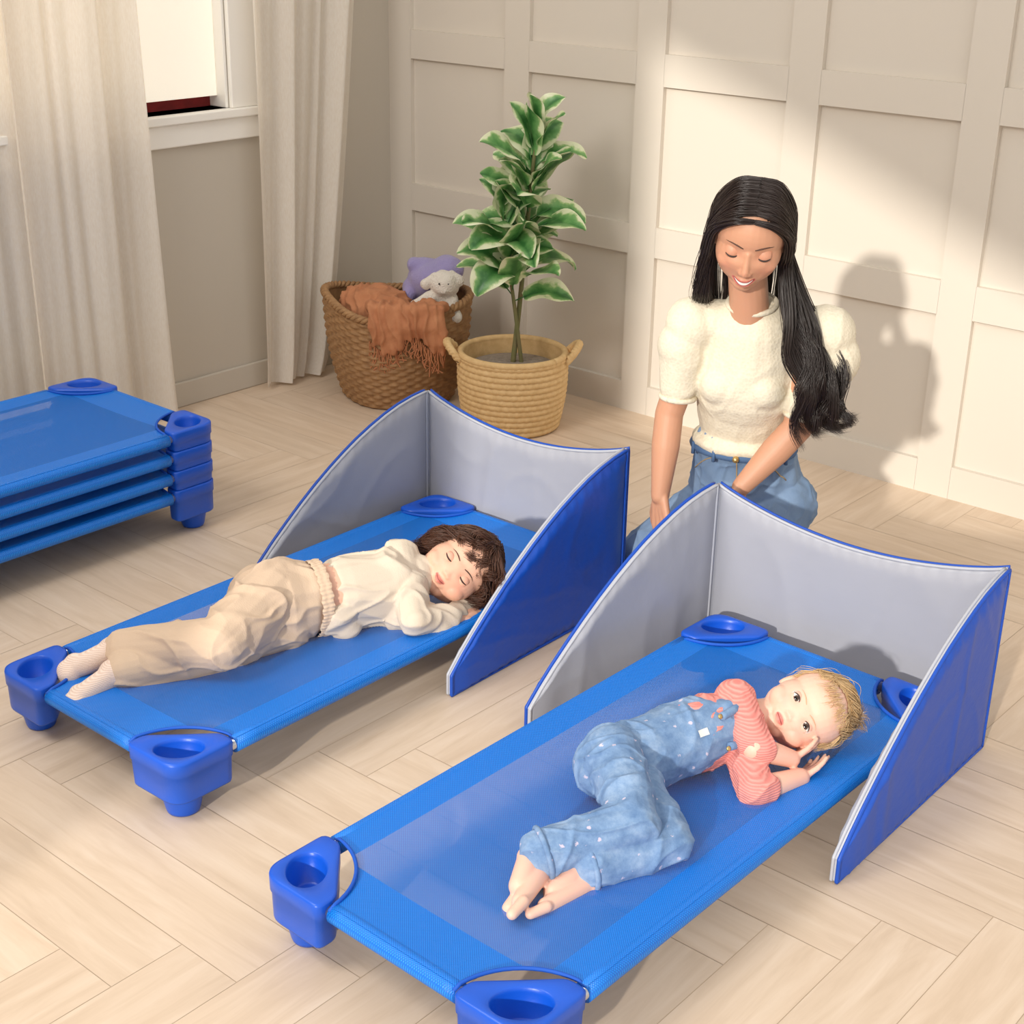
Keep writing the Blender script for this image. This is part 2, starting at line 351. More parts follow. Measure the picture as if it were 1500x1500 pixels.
curtain('curtain.002',-2.3,-1.52,-2.3,-1.50,5,'cream linen curtain hanging past the far side of the window',.038,.35)
# ------------------------------------------------------------ cots
def rpoly(pts,rs,k=8):
    out=[];n=len(pts)
    for i in range(n):
        p=np.array(pts[i],float);a=np.array(pts[i-1],float);b=np.array(pts[(i+1)%n],float)
        u=nrm(a-p);v=nrm(b-p);r=rs[i];ang=math.acos(max(-1,min(1,u@v)));t=min(r/math.tan(ang/2),.48*min(np.linalg.norm(a-p),np.linalg.norm(b-p)));q0=p+u*t;q1=p+v*t
        for j in range(k+1):
            s=j/k;out.append((1-s)**2*q0+2*s*(1-s)*p+s*s*q1)
    return np.array(out)
def nrmrows(a): return a/np.linalg.norm(a,axis=1)[:,None]
def corner_mesh(zb):
    poly=rpoly([(0,0),(.144,0),(.144,.040),(.040,.144),(0,.144)],[.045,.014,.03,.03,.014]);c=np.array([.055,.055]);N=96
    th=np.linspace(0,2*pi,N,endpoint=False);out=[]
    for t in th:
        d=np.array([math.cos(t),math.sin(t)]);best=9
        for i in range(len(poly)):
            a=poly[i]-c;b=poly[(i+1)%len(poly)]-c;e=b-a;den=d[0]*e[1]-d[1]*e[0]
            if abs(den)<1e-12: continue
            q=(a[0]*e[1]-a[1]*e[0])/den;w=(a[0]*d[1]-a[1]*d[0])/den
            if q>0 and -1e-6<=w<=1+1e-6: best=min(best,q)
        out.append(d*best)
    out=np.array(out)
    l=np.array([1,-1])/2**.5;s=np.array([1,1])/2**.5
    D=np.stack([np.cos(th),np.sin(th)],1)
    def el(a,b): return D/np.sqrt((D@l/a)**2+(D@s/b)**2)[:,None]
    o1=nrmrows(out)
    R=[(el(.030,.024),.082),(el(.037,.028),.084),(el(.046,.0325),.127),(el(.0475,.034),.1335),(el(.0495,.036),.1355),(out-o1*.006,.1355),(out-o1*.0012,.134),(out,.130),(out*.992,.104),(out*.992-o1*.0025,.1025),(out*.965-o1*.002,zb+.004),(out*.95-o1*.002,zb),(el(.043,.040),zb-.001),(el(.040,.038),zb-.006),(el(.033,.031),.008),(el(.031,.029),.002),(el(.027,.025),0.0)]
    if zb>.07: R=[(el(.026,.022),.062),(el(.034,.027),.064)]+R[2:12]+[(el(.040,.030),zb-.001),(el(.036,.028),.060),(el(.030,.026),.010),(el(.028,.024),.002),(el(.024,.022),0.)]
    V=[];F=[]
    for r,z in R: V+=[(a[0]+c[0],a[1]+c[1],z) for a in r]
    for i in range(len(R)-1):
        for j in range(N): F.append((i*N+j,i*N+(j+1)%N,(i+1)*N+(j+1)%N,(i+1)*N+j))
    F.append(tuple(range(N-1,-1,-1)));F.append(tuple((len(R)-1)*N+j for j in range(N)))
    me=mkmesh('corner_foot',V,F,('blue',))
    bm=bmesh.new();bm.from_mesh(me);bmesh.ops.recalc_face_normals(bm,faces=bm.faces);bm.to_mesh(me);bm.free()
    return me
AR,AC=.142,.012
def fabric_mesh():
    hx,hy=.279,.640;nx,ny=112,256;r=AR;idx={};V=[];F=[]
    def sag(x,y):
        e=max(0,1-(x/hx)**2)*max(0,1-(y/hy)**4);return .1305-.013*e
    for j in range(ny+1):
        for i in range(nx+1):
            x=-hx+2*hx*i/nx;y=-hy+2*hy*j/ny;cx=.29-abs(x)-AC;cy=.66-abs(y)-AC;d=math.hypot(cx,cy)
            if d<r:
                if d<r-.006: continue
                cx*=r/d;cy*=r/d;x=math.copysign(.29-AC-cx,x);y=math.copysign(.66-AC-cy,y)
            idx[i,j]=len(V);V.append((x,y,sag(x,y)))
    for j in range(ny):
        for i in range(nx):
            q=[(i,j),(i+1,j),(i+1,j+1),(i,j+1)]
            if all(k in idx for k in q): F.append(tuple(idx[k] for k in q))
    P=[(np.array(V),F)]
    for sx in (-1,1): P.append(tube([(sx*.272,y,.1145) for y in np.linspace(-.508,.508,20)],.0170,14))
    for sy in (-1,1): P.append(tube([(x,sy*.633,.1145) for x in np.linspace(-.138,.138,12)],.0170,14))
    V,F=join(P);return mkmesh('mesh_fabric',V,F,('fabric',))
def rail_mesh():
    V,F=tube([(0,t,.1155) for t in (-.5,-.25,0,.25,.5)],.0105,14);return mkmesh('steel_rail',V,F,('steel',))
def trim_mesh():
    A=[(AC+AR*math.cos(t),AC+AR*math.sin(t)) for t in np.linspace(.02,pi/2-.02,16)]
    V,F=tube([(a,b,.131-(.006 if k in(0,len(A)-1) else 0)) for k,(a,b) in enumerate(A)],.0034,8)
    return mkmesh('corner_binding',V,F,('navy',))
cm,cms,fm,rm,tm=corner_mesh(.047),corner_mesh(.0808),fabric_mesh(),rail_mesh(),trim_mesh()
def cot(i,loc,rot,label,group=None,cmesh=None):
    n='daycare_cot'+('.%03d'%i if i else '');e=empty(n,loc,label,'cot',rot)
    if group:e['group']=group
    def p(me,nm,l=(0,0,0),r=0,s=(1,1,1)):
        o=bpy.data.objects.new(nm,me);COL.objects.link(o);o.parent=e;o.location=l;o.rotation_euler=(0,0,r);o.scale=s;return o
    p(fm,'mesh_fabric')
    for q in (-1,1): p(rm,'steel_rail',(q*.273,0,0),0,(1,1.09,1));p(rm,'steel_rail',(0,q*.634,0),pi/2,(1,.35,1))
    for k,(sx,sy,r) in enumerate([(-1,-1,0),(1,-1,pi/2),(1,1,pi),(-1,1,-pi/2)]):
        p(cmesh or cm,'corner_foot',(sx*.29,sy*.66,0),r)['label']='blue plastic corner foot with an oval cup recess'
        p(tm,'corner_binding',(sx*.29,sy*.66,0),r)
    return e
cot(0,(2.6253,-1.9835,0),-.0145,'blue mesh daycare cot with a toddler in denim overalls on it')
cot(1,(1.6867,-1.8883,0),.0055,'blue mesh daycare cot with a sleeping child on it')
for k in range(4):
    cot(2+k,(.605+.002*k,-2.222,.0555*k),0,'blue mesh daycare cot stacked flat with matching cots','stack of spare daycare cots',cms if k else None)
# ------------------------------------------------------------ screens
def interp(xs,ys,x): return float(np.interp(x,xs,ys))
def panel(name,parent,P0,P1,hf,inward,seed,matI='grayv',matO='bluev'):
    P0=np.array(P0);P1=np.array(P1);d=P1-P0;L=np.linalg.norm(d);d/=L;inn=np.array(inward,float);inn=inn-d*(inn@d);inn/=np.linalg.norm(inn)
    nu,nv=72,44;t=.011;V=[];F=[];mi=[]
    P=np.array([[P0[0]+d[0]*L*i/(nu-1),P0[1]+d[1]*L*i/(nu-1),.004+(hf(i/(nu-1))-.004)*j/(nv-1)] for j in range(nv) for i in range(nu)])
    g=np.abs(nz(P,14,seed,1,((0,0,1),.4)));g2=np.abs(nz(P,24,seed+3,1,((1,1,0),.5)));w=.001*nz(P,20,seed,1)+.0042*np.clip(1-g*2.6,0,1)**1.5+.002*np.clip(1-g2*2.8,0,1)**1.5
    for side in (1,-1):
        for j in range(nv):
            for i in range(nu):
                k=j*nu+i;u=i/(nu-1);v=j/(nv-1);e=min(u,1-u,v,1-v);pf=min(1,e*12)
                puck=.0016*math.sin(u*L*190+seed)*math.exp(-((min(v,1-v)-.04)/.03)**2)
                tt=(t*.5+t*.75*math.sin(pf*pi/2))+(w[k]*min(1,e*10))+puck
                q=P[k].copy();q[:2]+=inn*tt*side;V.append(q)
    n=nu*nv
    for j in range(nv-1):
        for i in range(nu-1):
            a=j*nu+i;F.append((a,a+1,a+nu+1,a+nu));mi.append(0);F.append((n+a,n+a+nu,n+a+nu+1,n+a+1));mi.append(1)
    per=[i for i in range(nu)]+[j*nu+nu-1 for j in range(1,nv)]+[(nv-1)*nu+i for i in range(nu-2,-1,-1)]+[j*nu for j in range(nv-2,0,-1)]
    m=len(per)
    for k in range(m):
        a,b=per[k],per[(k+1)%m];F.append((a,n+a,n+b,b));mi.append(2)
    ring=np.array([P[k] for k in per]+[P[per[0]]])
    A,B=tube([p+np.append(inn*.0055,0) for p in ring],.0036,6);o0=len(V);V+=list(A);F+=[tuple(i+o0 for i in f) for f in B];mi+=[2]*len(B)
    A,B=tube([p-np.append(inn*.0055,0) for p in ring],.0042,6);o0=len(V);V+=list(A);F+=[tuple(i+o0 for i in f) for f in B];mi+=[1]*len(B)
    o=mk(name,V,F,(matI,matO,'grayl'),mi,parent);bm=bmesh.new();bm.from_mesh(o.data);bmesh.ops.recalc_face_normals(bm,faces=bm.faces);bm.to_mesh(o.data);bm.free()
    return o
WS=np.array([0,.08,.16,.24,.32,.40,.48,.56,.64,.72,.80,.88,.94,1]);WH=np.array([.407,.400,.389,.373,.353,.330,.303,.273,.240,.204,.165,.124,.090,.052])
wing=lambda u:interp(WS,WH,u);back=lambda u:.405-.058*math.sin(pi*u)**.8
def screen(i,bl,br,fl,fr,label):
    e=empty('privacy_screen'+('.%03d'%i if i else ''),((bl[0]+br[0])/2,bl[1],0),label,'screen')
    panel('back_panel',e,bl,br,back,(0,-1),10+i)['label']='gray and blue padded back panel with a dipped top edge'
    panel('side_panel',e,(bl[0]-.004,bl[1]-.014),fl,wing,(1,0),20+i)['label']='padded side panel sloping down toward the floor'
    panel('side_panel',e,(br[0]+.004,br[1]-.014),fr,wing,(-1,0),30+i)['label']='padded side panel sloping down toward the floor'
screen(0,(2.285,-1.245),(2.955,-1.235),(2.222,-1.828),(2.965,-1.862),'gray and blue padded screen around the cot of the toddler')
screen(1,(1.352,-1.21),(1.995,-1.205),(1.312,-1.805),(2.005,-1.835),'gray and blue padded screen around the sleeping child')
# ------------------------------------------------------------ baskets & plant
def basket():
    cx,cy=.43,-.405;e=empty('wicker_basket',(cx,cy,0),'brown woven wicker basket holding a rust blanket and plush toys','basket')
    nt,nr=240,78;H=.335
    def prof(v): return .185+.062*v**.8+.012*math.sin(v*pi)
    def surf(inner):
        V=[]
        for j in range(nr+1):
            v=j/nr
            for i in range(nt):
                th=2*pi*i/nt;sq=1+.035*math.cos(4*(th-.4));row=j*26/nr
                k=int(row);a=.0045*math.sin(24*th+pi*k)*abs(math.sin(pi*row))
                r=prof(v)*sq+(a+.003*abs(math.sin(pi*row)) if not inner else -.012)
                z=H*v+v*v*.022*math.cos(2*(th-.70));V.append((cx+r*math.cos(th),cy+r*math.sin(th),z+.003))
        return V
    V=surf(False);n=len(V);V+=surf(True);F=[]
    for j in range(nr):
        for i in range(nt):
            a=j*nt+i;b=j*nt+(i+1)%nt;F.append((a,b,b+nt,a+nt));F.append((n+a,n+a+nt,n+b+nt,n+b))
    k=nr*nt
    for i in range(nt): F.append((k+i,k+(i+1)%nt,n+k+(i+1)%nt,n+k+i))
    F.append(tuple(n+i for i in range(nt)));F.append(tuple(range(nt-1,-1,-1)))
    mk('basket_body',V,F,('wicker',),parent=e)
    P=[]
    for s in range(3):
        path=[]
        for i in range(301):
            th=2*pi*i/300;sq=1+.035*math.cos(4*(th-.4));ph=26*th+2*pi*s/3;r=prof(1)*sq-.004+.008*math.cos(ph);z=H+.022*math.cos(2*(th-.70))+.004+.007*math.sin(ph)
            path.append((cx+r*math.cos(th),cy+r*math.sin(th),z))
        P.append(tube(path,.0075,7))
    V,F=join(P);mk('braided_rim',V,F,('wicker',),parent=e)
basket()
T=np.array([.647,-.763,0]);Rv=np.array([.763,.647,0]);Z=np.array([0,0,1.])
def blanket():
    c=np.array([.43,-.405,0])
    prims=[ell(c+T*.04-Rv*.06+Z*.315,(.13,.12,.075)),ell(c-Rv*.12+T*.0+Z*.325,(.075,.075,.06)),ell(c+T*.14-Rv*.01+Z*.33,(.09,.07,.05)),cap(c+T*.1+Rv*.0+Z*.345,c+T*.235+Rv*.04+Z*.365,.03,.028),cap(c+T*.1+Rv*.1+Z*.34,c+T*.2+Rv*.13+Z*.355,.03,.026)]
    for k in range(9):
        a=-.06+.22*k/8
        top=c+T*(.242-.35*(a-.03)**2*2)+Rv*a+Z*.368
        pts=[(top-T*.05-Z*.01,.022),(top+T*.012+Z*.0,.018),(top+T*.022-Z*.06+Rv*.004,.017),(top+T*.010-Z*(.12+.03*math.sin(k))+Rv*.008,.013)]
        prims+=chain(pts)
    me=remesh(prims,.005,4);V=getV(me);N=getN(me);d=.005*folds(V,75,3,(.76,.65,.15))+.003*nz(V,60,4);setV(me,V+N*d[:,None])
    me.materials.clear();me.materials.append(M['rust']);me.name='knit_blanket';o=link(me,'knit_blanket');tag(o,'rust brown knitted blanket hanging over the wicker basket rim','blanket')
    r=np.random.RandomState(4);P=[]
    for i in range(46):
        a=-.07+.24*i/45;b=c+T*(.242-.35*(a-.03)**2*2+.014)+Rv*a+Z*(.368-.115-.03*math.sin(i/5.)+.005)
        P.append([b+Rv*0.004*r.normal()*k*.5-Z*.016*k*(1+.1*r.normal())-T*(.004*k) for k in range(6)])
    V,F=tubes(np.array(P),np.full((46,6),.0024),5);mk('fringe',V,F,('rust',),parent=o)
blanket()
def plushes():
    c=np.array([.43,-.405,0])
    b=c+Rv*.12-T*.02+Z*.40
    pr=[ell(b,(.09,.08,.07)),ell(b+Rv*.05+Z*.035,(.06,.055,.05)),ell(b-Rv*.06-Z*.03,(.045,.04,.04)),cap(b-Rv*.05,b-Rv*.1-Z*.075+T*.05,.028,.024),cap(b+Z*.04-Rv*.01,b+Z*.050-Rv*.06,.035,.030),cap(b-T*.02-Z*.04,b-Z*.16,.06,.07)]
    o=cloth('plush_toy',pr,.005,'lav',None,.004,45,9);tag(o,'lavender plush animal slumped in the wicker basket','plush toy')
    h=c+Rv*.165+T*.085+Z*.412
    pr=[ell(h,(.050,.046,.046)),ell(h+T*.03-Z*.012,(.022,.018,.018)),cap(h-Rv*.03+Z*.025,h-Rv*.062-Z*.002,.016,.017),cap(h+Rv*.025+Z*.03,h+Rv*.052+Z*.01,.016,.016),cap(h-Z*.03-T*.01,h-Z*.085-T*.03,.035,.045),cap(h-Z*.04-Rv*.03,h-Z*.065-Rv*.095+T*.03,.022,.020),cap(h-Z*.05+Rv*.02,h-Z*.10+Rv*.040+T*.05,.022,.021)]
    o=cloth('plush_toy.001',pr,.004,'plush',None,.003,70,11);tag(o,'fluffy cream white plush animal leaning on the lavender plush','plush toy')
    for s in (-1,1):
        V,F=ell(h+Rv*.015*s+T*.043+Z*.010,(.0032,)*3);mk('eye',V,F,('dark',),parent=o)
plushes()
def planter():
    cx,cy=.93,-.38;e=empty('planter_basket',(cx,cy,0),'tan coiled straw basket planter with two loop handles','basket')
    H=.245;nt,nr=200,110;coils=13
    def R(v): return .150+.022*math.sin(min(1,v*1.15)*pi*.5)+.004*math.sin(v*pi)
    V=[]
    for inner in (0,1):
        for j in range(nr+1):
            v=j/nr
            for i in range(nt):
                th=2*pi*i/nt;r=R(v)+(.0065*abs(math.sin(pi*coils*v))**.6+.0012*math.sin(46*th+3*math.floor(coils*v)) if not inner else -.012)
                V.append((cx+r*math.cos(th),cy+r*math.sin(th),.002+H*v))
    n=(nr+1)*nt;F=[]
    for j in range(nr):
        for i in range(nt):
            a=j*nt+i;b=j*nt+(i+1)%nt;F.append((a,b,b+nt,a+nt));F.append((n+a,n+a+nt,n+b+nt,n+b))
    k=nr*nt
    for i in range(nt): F.append((k+i,k+(i+1)%nt,n+k+(i+1)%nt,n+k+i))
    F.append(tuple(range(nt-1,-1,-1)));mk('basket_body',V,F,('coil',),parent=e)
    V,F=tube([(cx+(R(1)-.002)*math.cos(t),cy+(R(1)-.002)*math.sin(t),H+.002) for t in np.linspace(0,2*pi,80)],.011,10);mk('rim',V,F,('coil',),parent=e)
    for s in (-1,1):
        P=[]
        for q in range(2):
            path=[]
            for i in range(60):
                t=i/59*pi;base=np.array([cx,cy,H-.02])+Rv*s*(.168+.045*math.sin(t))+T*(.05*math.cos(t))+Z*(.052*math.sin(t));ph=i*.9+q*pi
                path.append(base+np.array([0,0,.006*math.sin(ph)])+Rv*.006*math.cos(ph))
            P.append(tube(path,.0085,7))
        V,F=join(P);mk('handle',V,F,('coil',),parent=e)
planter()
def plant():
    c=np.array([.93,-.38,0]);e=empty('rubber_plant',(c[0],c[1],.2),'tall variegated rubber plant with cream-edged green leaves','plant')
    V,F=ell(c+Z*.195,(.152,.152,.02),n=48);mk('soil',V,F,('soil',),parent=e)
    st=[catmull([c+Z*.2,c+Z*.42+Rv*.02,c+Z*.62+Rv*.035,c+Z*.82+Rv*.05,c+Z*.93+Rv*.06],40),catmull([c+Z*.2+Rv*.03,c+Z*.42+Rv*.0+T*.02,c+Z*.6-Rv*.03+T*.02,c+Z*.70-Rv*.045+T*.01],40)]
    V,F=join([tube(st[0],np.linspace(.009,.005,40),10),tube(st[1],np.linspace(.007,.004,40),10)]);mk('trunk',V,F,('bark',),parent=e)
    r=np.random.RandomState(21);parts=[];uvs=[]
    nl,nw=18,10
    for s,path in enumerate(st):
        cnt=38 if s==0 else 17
        for k in range(cnt):
            f=k/(cnt-1);zt=(.48+.44*f) if s==0 else (.42+.27*f)
            i=int(np.argmin(abs(path[:,2]-zt)));b=path[i];az=k*2.4+s*1.1+r.uniform(-.4,.4)
            el_=1.25 if k==cnt-1 else .3+.7*f**1.3+r.uniform(-.35,.5)
            Lf=(.190-.030*f)*r.uniform(.8,1.15);wd=Lf*r.uniform(.25,.32)
            o=np.array([math.cos(az),math.sin(az),0]);side=np.array([-math.sin(az),math.cos(az),0])
            rl=r.uniform(.1,.8);ang=el_+.3;V=[];step=Lf/(nl-1)
            rl=rl*(1 if side@T>0 else -1)
            droop=r.uniform(.5,1.8)/(nl-1);pet=.03;p=b+o*.004+(o*math.cos(ang)+Z*math.sin(ang))*pet
            for q in range(nl):
                t=q/(nl-1);d=o*math.cos(ang)+Z*math.sin(ang);up=-o*math.sin(ang)+Z*math.cos(ang);sd=side*math.cos(rl)-up*math.sin(rl);u3=np.cross(d,sd);u3=u3 if u3@up>0 else -u3
                hw=wd*(math.sin(pi*min(1,t*.97+.02)**.85)**.7+.02)
                for m_ in range(nw+1):
                    u=m_/nw*2-1;V.append(p+sd*hw*u+u3*(abs(u)*hw*.28+.006*math.sin(t*10+u*2+k)*abs(u)));uvs.append((u,t))
                p=p+d*step;ang-=droop
            F=[(q*(nw+1)+m_,q*(nw+1)+m_+1,(q+1)*(nw+1)+m_+1,(q+1)*(nw+1)+m_) for q in range(nl-1) for m_ in range(nw)]
            parts.append((np.array(V),F))
            A,B=tube([b,b+(o*math.cos(el_+.3)+Z*math.sin(el_+.3))*pet,b+(o*math.cos(el_+.25)+Z*math.sin(el_+.25))*(pet+Lf*.3)],.002,5);parts.append((A,B));uvs+=[(.0,0)]*len(A)
    V,F=join(parts);me=mkmesh('foliage',V,F,('leaf',));uv=me.uv_layers.new(name='UVMap');li=np.zeros(len(me.loops),dtype=np.int32);me.loops.foreach_get('vertex_index',li)
    uv.data.foreach_set('uv',np.array(uvs,dtype=np.float32)[li].ravel());link(me,'foliage',e)
plant()
# ------------------------------------------------------------ people
class Head:
    def __init__(s,c,f,u,H,child=0):
        s.c=np.array(c,float);s.f=nrm(f);u=np.array(u,float);s.u=nrm(u-s.f*(u@s.f));s.s=np.cross(s.u,s.f);s.A=np.array([s.s,s.f,s.u]);s.H=H;s.child=child
        s.mw=.108-.036*child;s.es=.146+.008*child
    def m(s,u): return u*(1-.18*s.child)-.065*s.child
    def w(s,l): return s.c+s.H*(np.array(l,float)@s.A)
    def l(s,P): return ((P-s.c)@s.A.T)/s.H
    def prims(s,closed=True,smile=0):
        H=s.H;k=s.child;P=[];m=s.m
        E=lambda c,r:P.append(ell(s.w(c),np.array(r)*H,s.A,n=32,m=20))
        K=lambda a,b,r1,r2:P.append(cap(s.w(a),s.w(b),r1*H,r2*H,n=14,m=5))
        E((0,-.06,.12),(.350+.045*k,.40+.02*k,.38))
        E((0,.06,-.09),(.315+.053*k,.31+.01*k,.34))
        E((0,.02,-.20),(.275+.075*k,.26,.25))
        for q in (-1,1):
            K((q*.20,-.02,-.2),(q*(.06+.04*k),.17,-.36),.085,.085);E((q*(.16+.02*k),.175,m(-.125)-.035*k),(.128+.032*k,.135+.01*k,.115+.02*k))
            E((q*(.350+.03*k),-.04,-.06),(.032,.08,.115))
            K((q*.034,.372-.025*k,m(-.158)),(q*.038,.362-.02*k,m(-.158)),.031,.030)
        E((0,.205,-.385),(.10,.085,.085))
        K((0,.335,m(.04)),(0,.388-.046*k,m(-.125)),.028+.012*k,.036);K((0,.388-.046*k,m(-.125)),(0,.392-.046*k,m(-.150)),.040,.036)
        E((0,.272-.012*k,m(-.27)),(.125,.075,.08))
        mw=s.mw
        for sg,uu,rr in ((1,-.260,.017),(-1,-.305-.01*smile*(k<.3),.021)):
            pts=[(mw*t,.352-(.06)*t*t-.008*k,m(uu)+(.036*smile*t*t)-sg*.014*t*t+(.006*sg if abs(t)<.2 and sg<0 else 0)) for t in np.linspace(-1,1,9)]
            for a,b,t in zip(pts[:-1],pts[1:],np.linspace(-.9,.9,8)): K(a,b,rr*(1-.45*t*t),rr*(1-.45*t*t))
        return P
    def sculpt(s,V):
        L=s.l(V);fr=(L[:,1]>.12)&(np.abs(L[:,0])<.4)&(np.abs(L[:,2])<.5);d=np.zeros(len(V));k=s.child
        for q in (-1,1):
            d-=(.034-.012*k)*np.exp(-((L[:,0]-q*(s.es-.02))**2/.0055+(L[:,2]-s.m(.005))**2/.0028))
            d-=.010*(1-.6*k)*np.exp(-((L[:,0]-q*.12)**2/.002+(L[:,2]-s.m(-.2))**2/.004))
        d-=.010*(1-.5*k)*np.exp(-((L[:,0])**2/.004+(L[:,2]-s.m(-.345))**2/.0006))
        return V+np.outer(d*fr*s.H,s.f)
    def paint(s,V,base,lip,blush,amt=.35,smile=0):
        L=s.l(V);col=np.tile(np.array(base[:3]),(len(V),1));fr=L[:,1]>.15;m=s.m
        def mixc(w,c):
            w=np.clip(w,0,1)[:,None];col[:]=col*(1-w)+np.array(c[:3])*w
        for q in (-1,1): mixc(amt*np.exp(-((L[:,0]-q*.2)**2/.009+(L[:,2]-m(-.15))**2/.008))*fr,blush)
        mixc(amt*.5*np.exp(-((L[:,0])**2/.003+(L[:,2]-m(-.14))**2/.003))*fr,blush)
        x=L[:,0]/s.mw;mu=L[:,2]-.036*smile*x**2;half=.036*np.sqrt(np.clip(1-x*x*.92,0,1))+.004
        mixc((1-np.abs(mu-m(-.283))/half)*3*(L[:,1]>.25)*(np.abs(x)<1.02)*(np.abs(L[:,2])<.5)*.85,lip)
        for q in (-1,1): mixc(.35*np.exp(-((L[:,0]-q*s.es)**2/.005+(L[:,2]-m(.02))**2/.002))*fr,blush)
        return col
def person(name,prims,head,voxel,base,lip,blush,label,closed=True,smile=0,amt=.35,brow='browb',gaze=None,iris=(70,50,40),teeth=False,browr=.010,extra=None,it=3):
    me=remesh(prims+head.prims(closed,smile),voxel,it,.5);V=head.sculpt(getV(me));setV(me,V);m=head.m
    setcol(me,head.paint(V,base,lip,blush,amt,smile) if extra is None else extra(V,head.paint(V,base,lip,blush,amt,smile)))
    me.materials.clear();me.materials.append(M['skin']);me.name=name;o=link(me,name);tag(o,label,'person')
    bvh=BVHTree.FromPolygons([tuple(v) for v in V],[tuple(p.vertices) for p in me.polygons])
    def sf(s_,u_):
        h=bvh.ray_cast(Vector(head.w((s_,.52,u_))),Vector(-head.f));return min(head.l(np.array(h[0])[None])[0][1],.45) if h[0] is not None else .3
    def pr(s_,u_,off): return head.w((s_,sf(s_,u_)+off,u_))
    H=head.H;es=head.es;W=.066;R=.088
    lc=np.array(base[:3])*.8+np.array(blush[:3])*.2
    for q in (-1,1):
        pts=[pr(q*(.055+.17*t),m(.095)+.030*math.sin(t*2.3)-.012*t,.000) for t in np.linspace(0,1,9)]
        V_,F_=tube(pts,np.array([.7,1,1.1,1.1,1,.9,.75,.5,.2])*browr*H,6);mk('eyebrow',V_,F_,(brow,),parent=o)
        e0=sf(q*es,m(0));ec=np.array([q*es,e0-.060,m(0)])
        apu=(lambda x:.034*(1-(x/W)**2)) if not closed else (lambda x:-.018*(1-(x/W)**2))
        apl=(lambda x:-.027*(1-(x/W)**2)) if not closed else (lambda x:-.0185*(1-(x/W)**2))
        for sg,ap,nm in ((1,apu,'upper_eyelid'),(-1,apl,'lower_eyelid')):
            G=[]
            for v in np.linspace(0,1,9):
                for x in np.linspace(-W,W,17):
                    top=sg*math.sqrt(R*R-x*x)*.98;u_=ap(x)+(top-ap(x))*v;rr=R+.002*(1-v);G.append(head.w(ec+np.array([x,math.sqrt(max(rr*rr-x*x-u_*u_,0)),u_])))
            F_=[(j*17+i,j*17+i+1,(j+1)*17+i+1,(j+1)*17+i) for j in range(8) for i in range(16)]
            m2=mkmesh(nm,np.array(G),F_,('skin',));setcol(m2,np.tile(lc,(len(G),1)));link(m2,nm,o)
        xs=np.linspace(-W,W,13);pts=[head.w(ec+np.array([x,math.sqrt(R*R-x*x-apu(x)**2)+.004,apu(x)])) for x in xs]
        V_,F_=tube(pts,np.array([.4,.8,1,1.1,1.2,1.3,1.3,1.3,1.2,1.1,1,.8,.4])*(.0075 if closed else .0055)*H,6);mk('eyelashes',V_,F_,('lash',),parent=o)
        if not closed:
            E=head.w(ec);V_,F_=ell(E,((R-.004)*H,)*3,head.A,n=48,m=40);m2=mkmesh('eye',V_,F_,('eye',));g=nrm(gaze-E)
            cs=(V_-E)@g/((R-.004)*H);col=np.tile(np.array(C(228,222,216)[:3]),(len(V_),1));col[cs>math.cos(.42)]=C(*iris)[:3];col[cs>math.cos(.19)]=C(12,10,10)[:3];setcol(m2,col);link(m2,'eye',o)
    mw=head.mw
    if teeth:
        T_=np.linspace(-1,1,15)
        up=[pr(mw*.9*t,m(-.266)+.030*smile*t*t,.002) for t in T_];dn=[pr(mw*.9*t,m(-.272)-.030*(1-t*t)+.030*smile*t*t,.003) for t in T_]
        mk('teeth',np.array(up+dn),[(i,i+1,i+16,i+15) for i in range(14)],('teeth',),parent=o)
        for pth in (up,dn):
            V_,F_=tube(pth,.0035*H,5);mk('lip_line',V_,F_,('lipline',),parent=o)
    else:
        pts=[pr(mw*.98*t,m(-.283)+.036*smile*t*t,-.001) for t in np.linspace(-1,1,13)]
        V_,F_=tube(pts,np.array([.5,.8]+[1]*9+[.8,.5])*.005*H,6);mk('lip_line',V_,F_,('lipline',),parent=o)
    return o,bvh
def hand(w,d,n,side,L,curl=.5,spread=.25):
    w=np.array(w,float);d=nrm(d);n=np.array(n,float);n=nrm(n-d*(n@d));t=np.cross(d,n)*side;P=[];r=L*.052
    for k,off in enumerate([.34,.115,-.115,-.33]):
        base=w+d*L*(.50-.02*abs(k-1))+t*L*off*.52;P.append(cap(w+t*L*off*.22,base,L*.10,L*.068,n=12,m=4,flat=(n,.8)))
        fl=L*[.43,.49,.45,.35][k];ang=0;p=base
        for sg,fr in enumerate([.44,.31,.25]):
            ang+=curl*[.5,.8,.6][sg];dv=d*math.cos(ang)+n*math.sin(ang)+t*spread*off;q=p+nrm(dv)*fl*fr;P.append(cap(p,q,r*(1-.07*sg),r*(.94-.09*sg),n=10,m=3));p=q
    p=w+d*L*.12+t*L*.12
    for sg,(fr,dv) in enumerate([(.26,d*.7+t*.65+n*.25),(.18,d*.85+t*.4+n*.3),(.14,d*.95+t*.15+n*.35)]):
        q=p+nrm(dv)*L*fr;P.append(cap(p,q,L*(.075-.01*sg),L*(.065-.009*sg),n=10,m=3));p=q
    return P
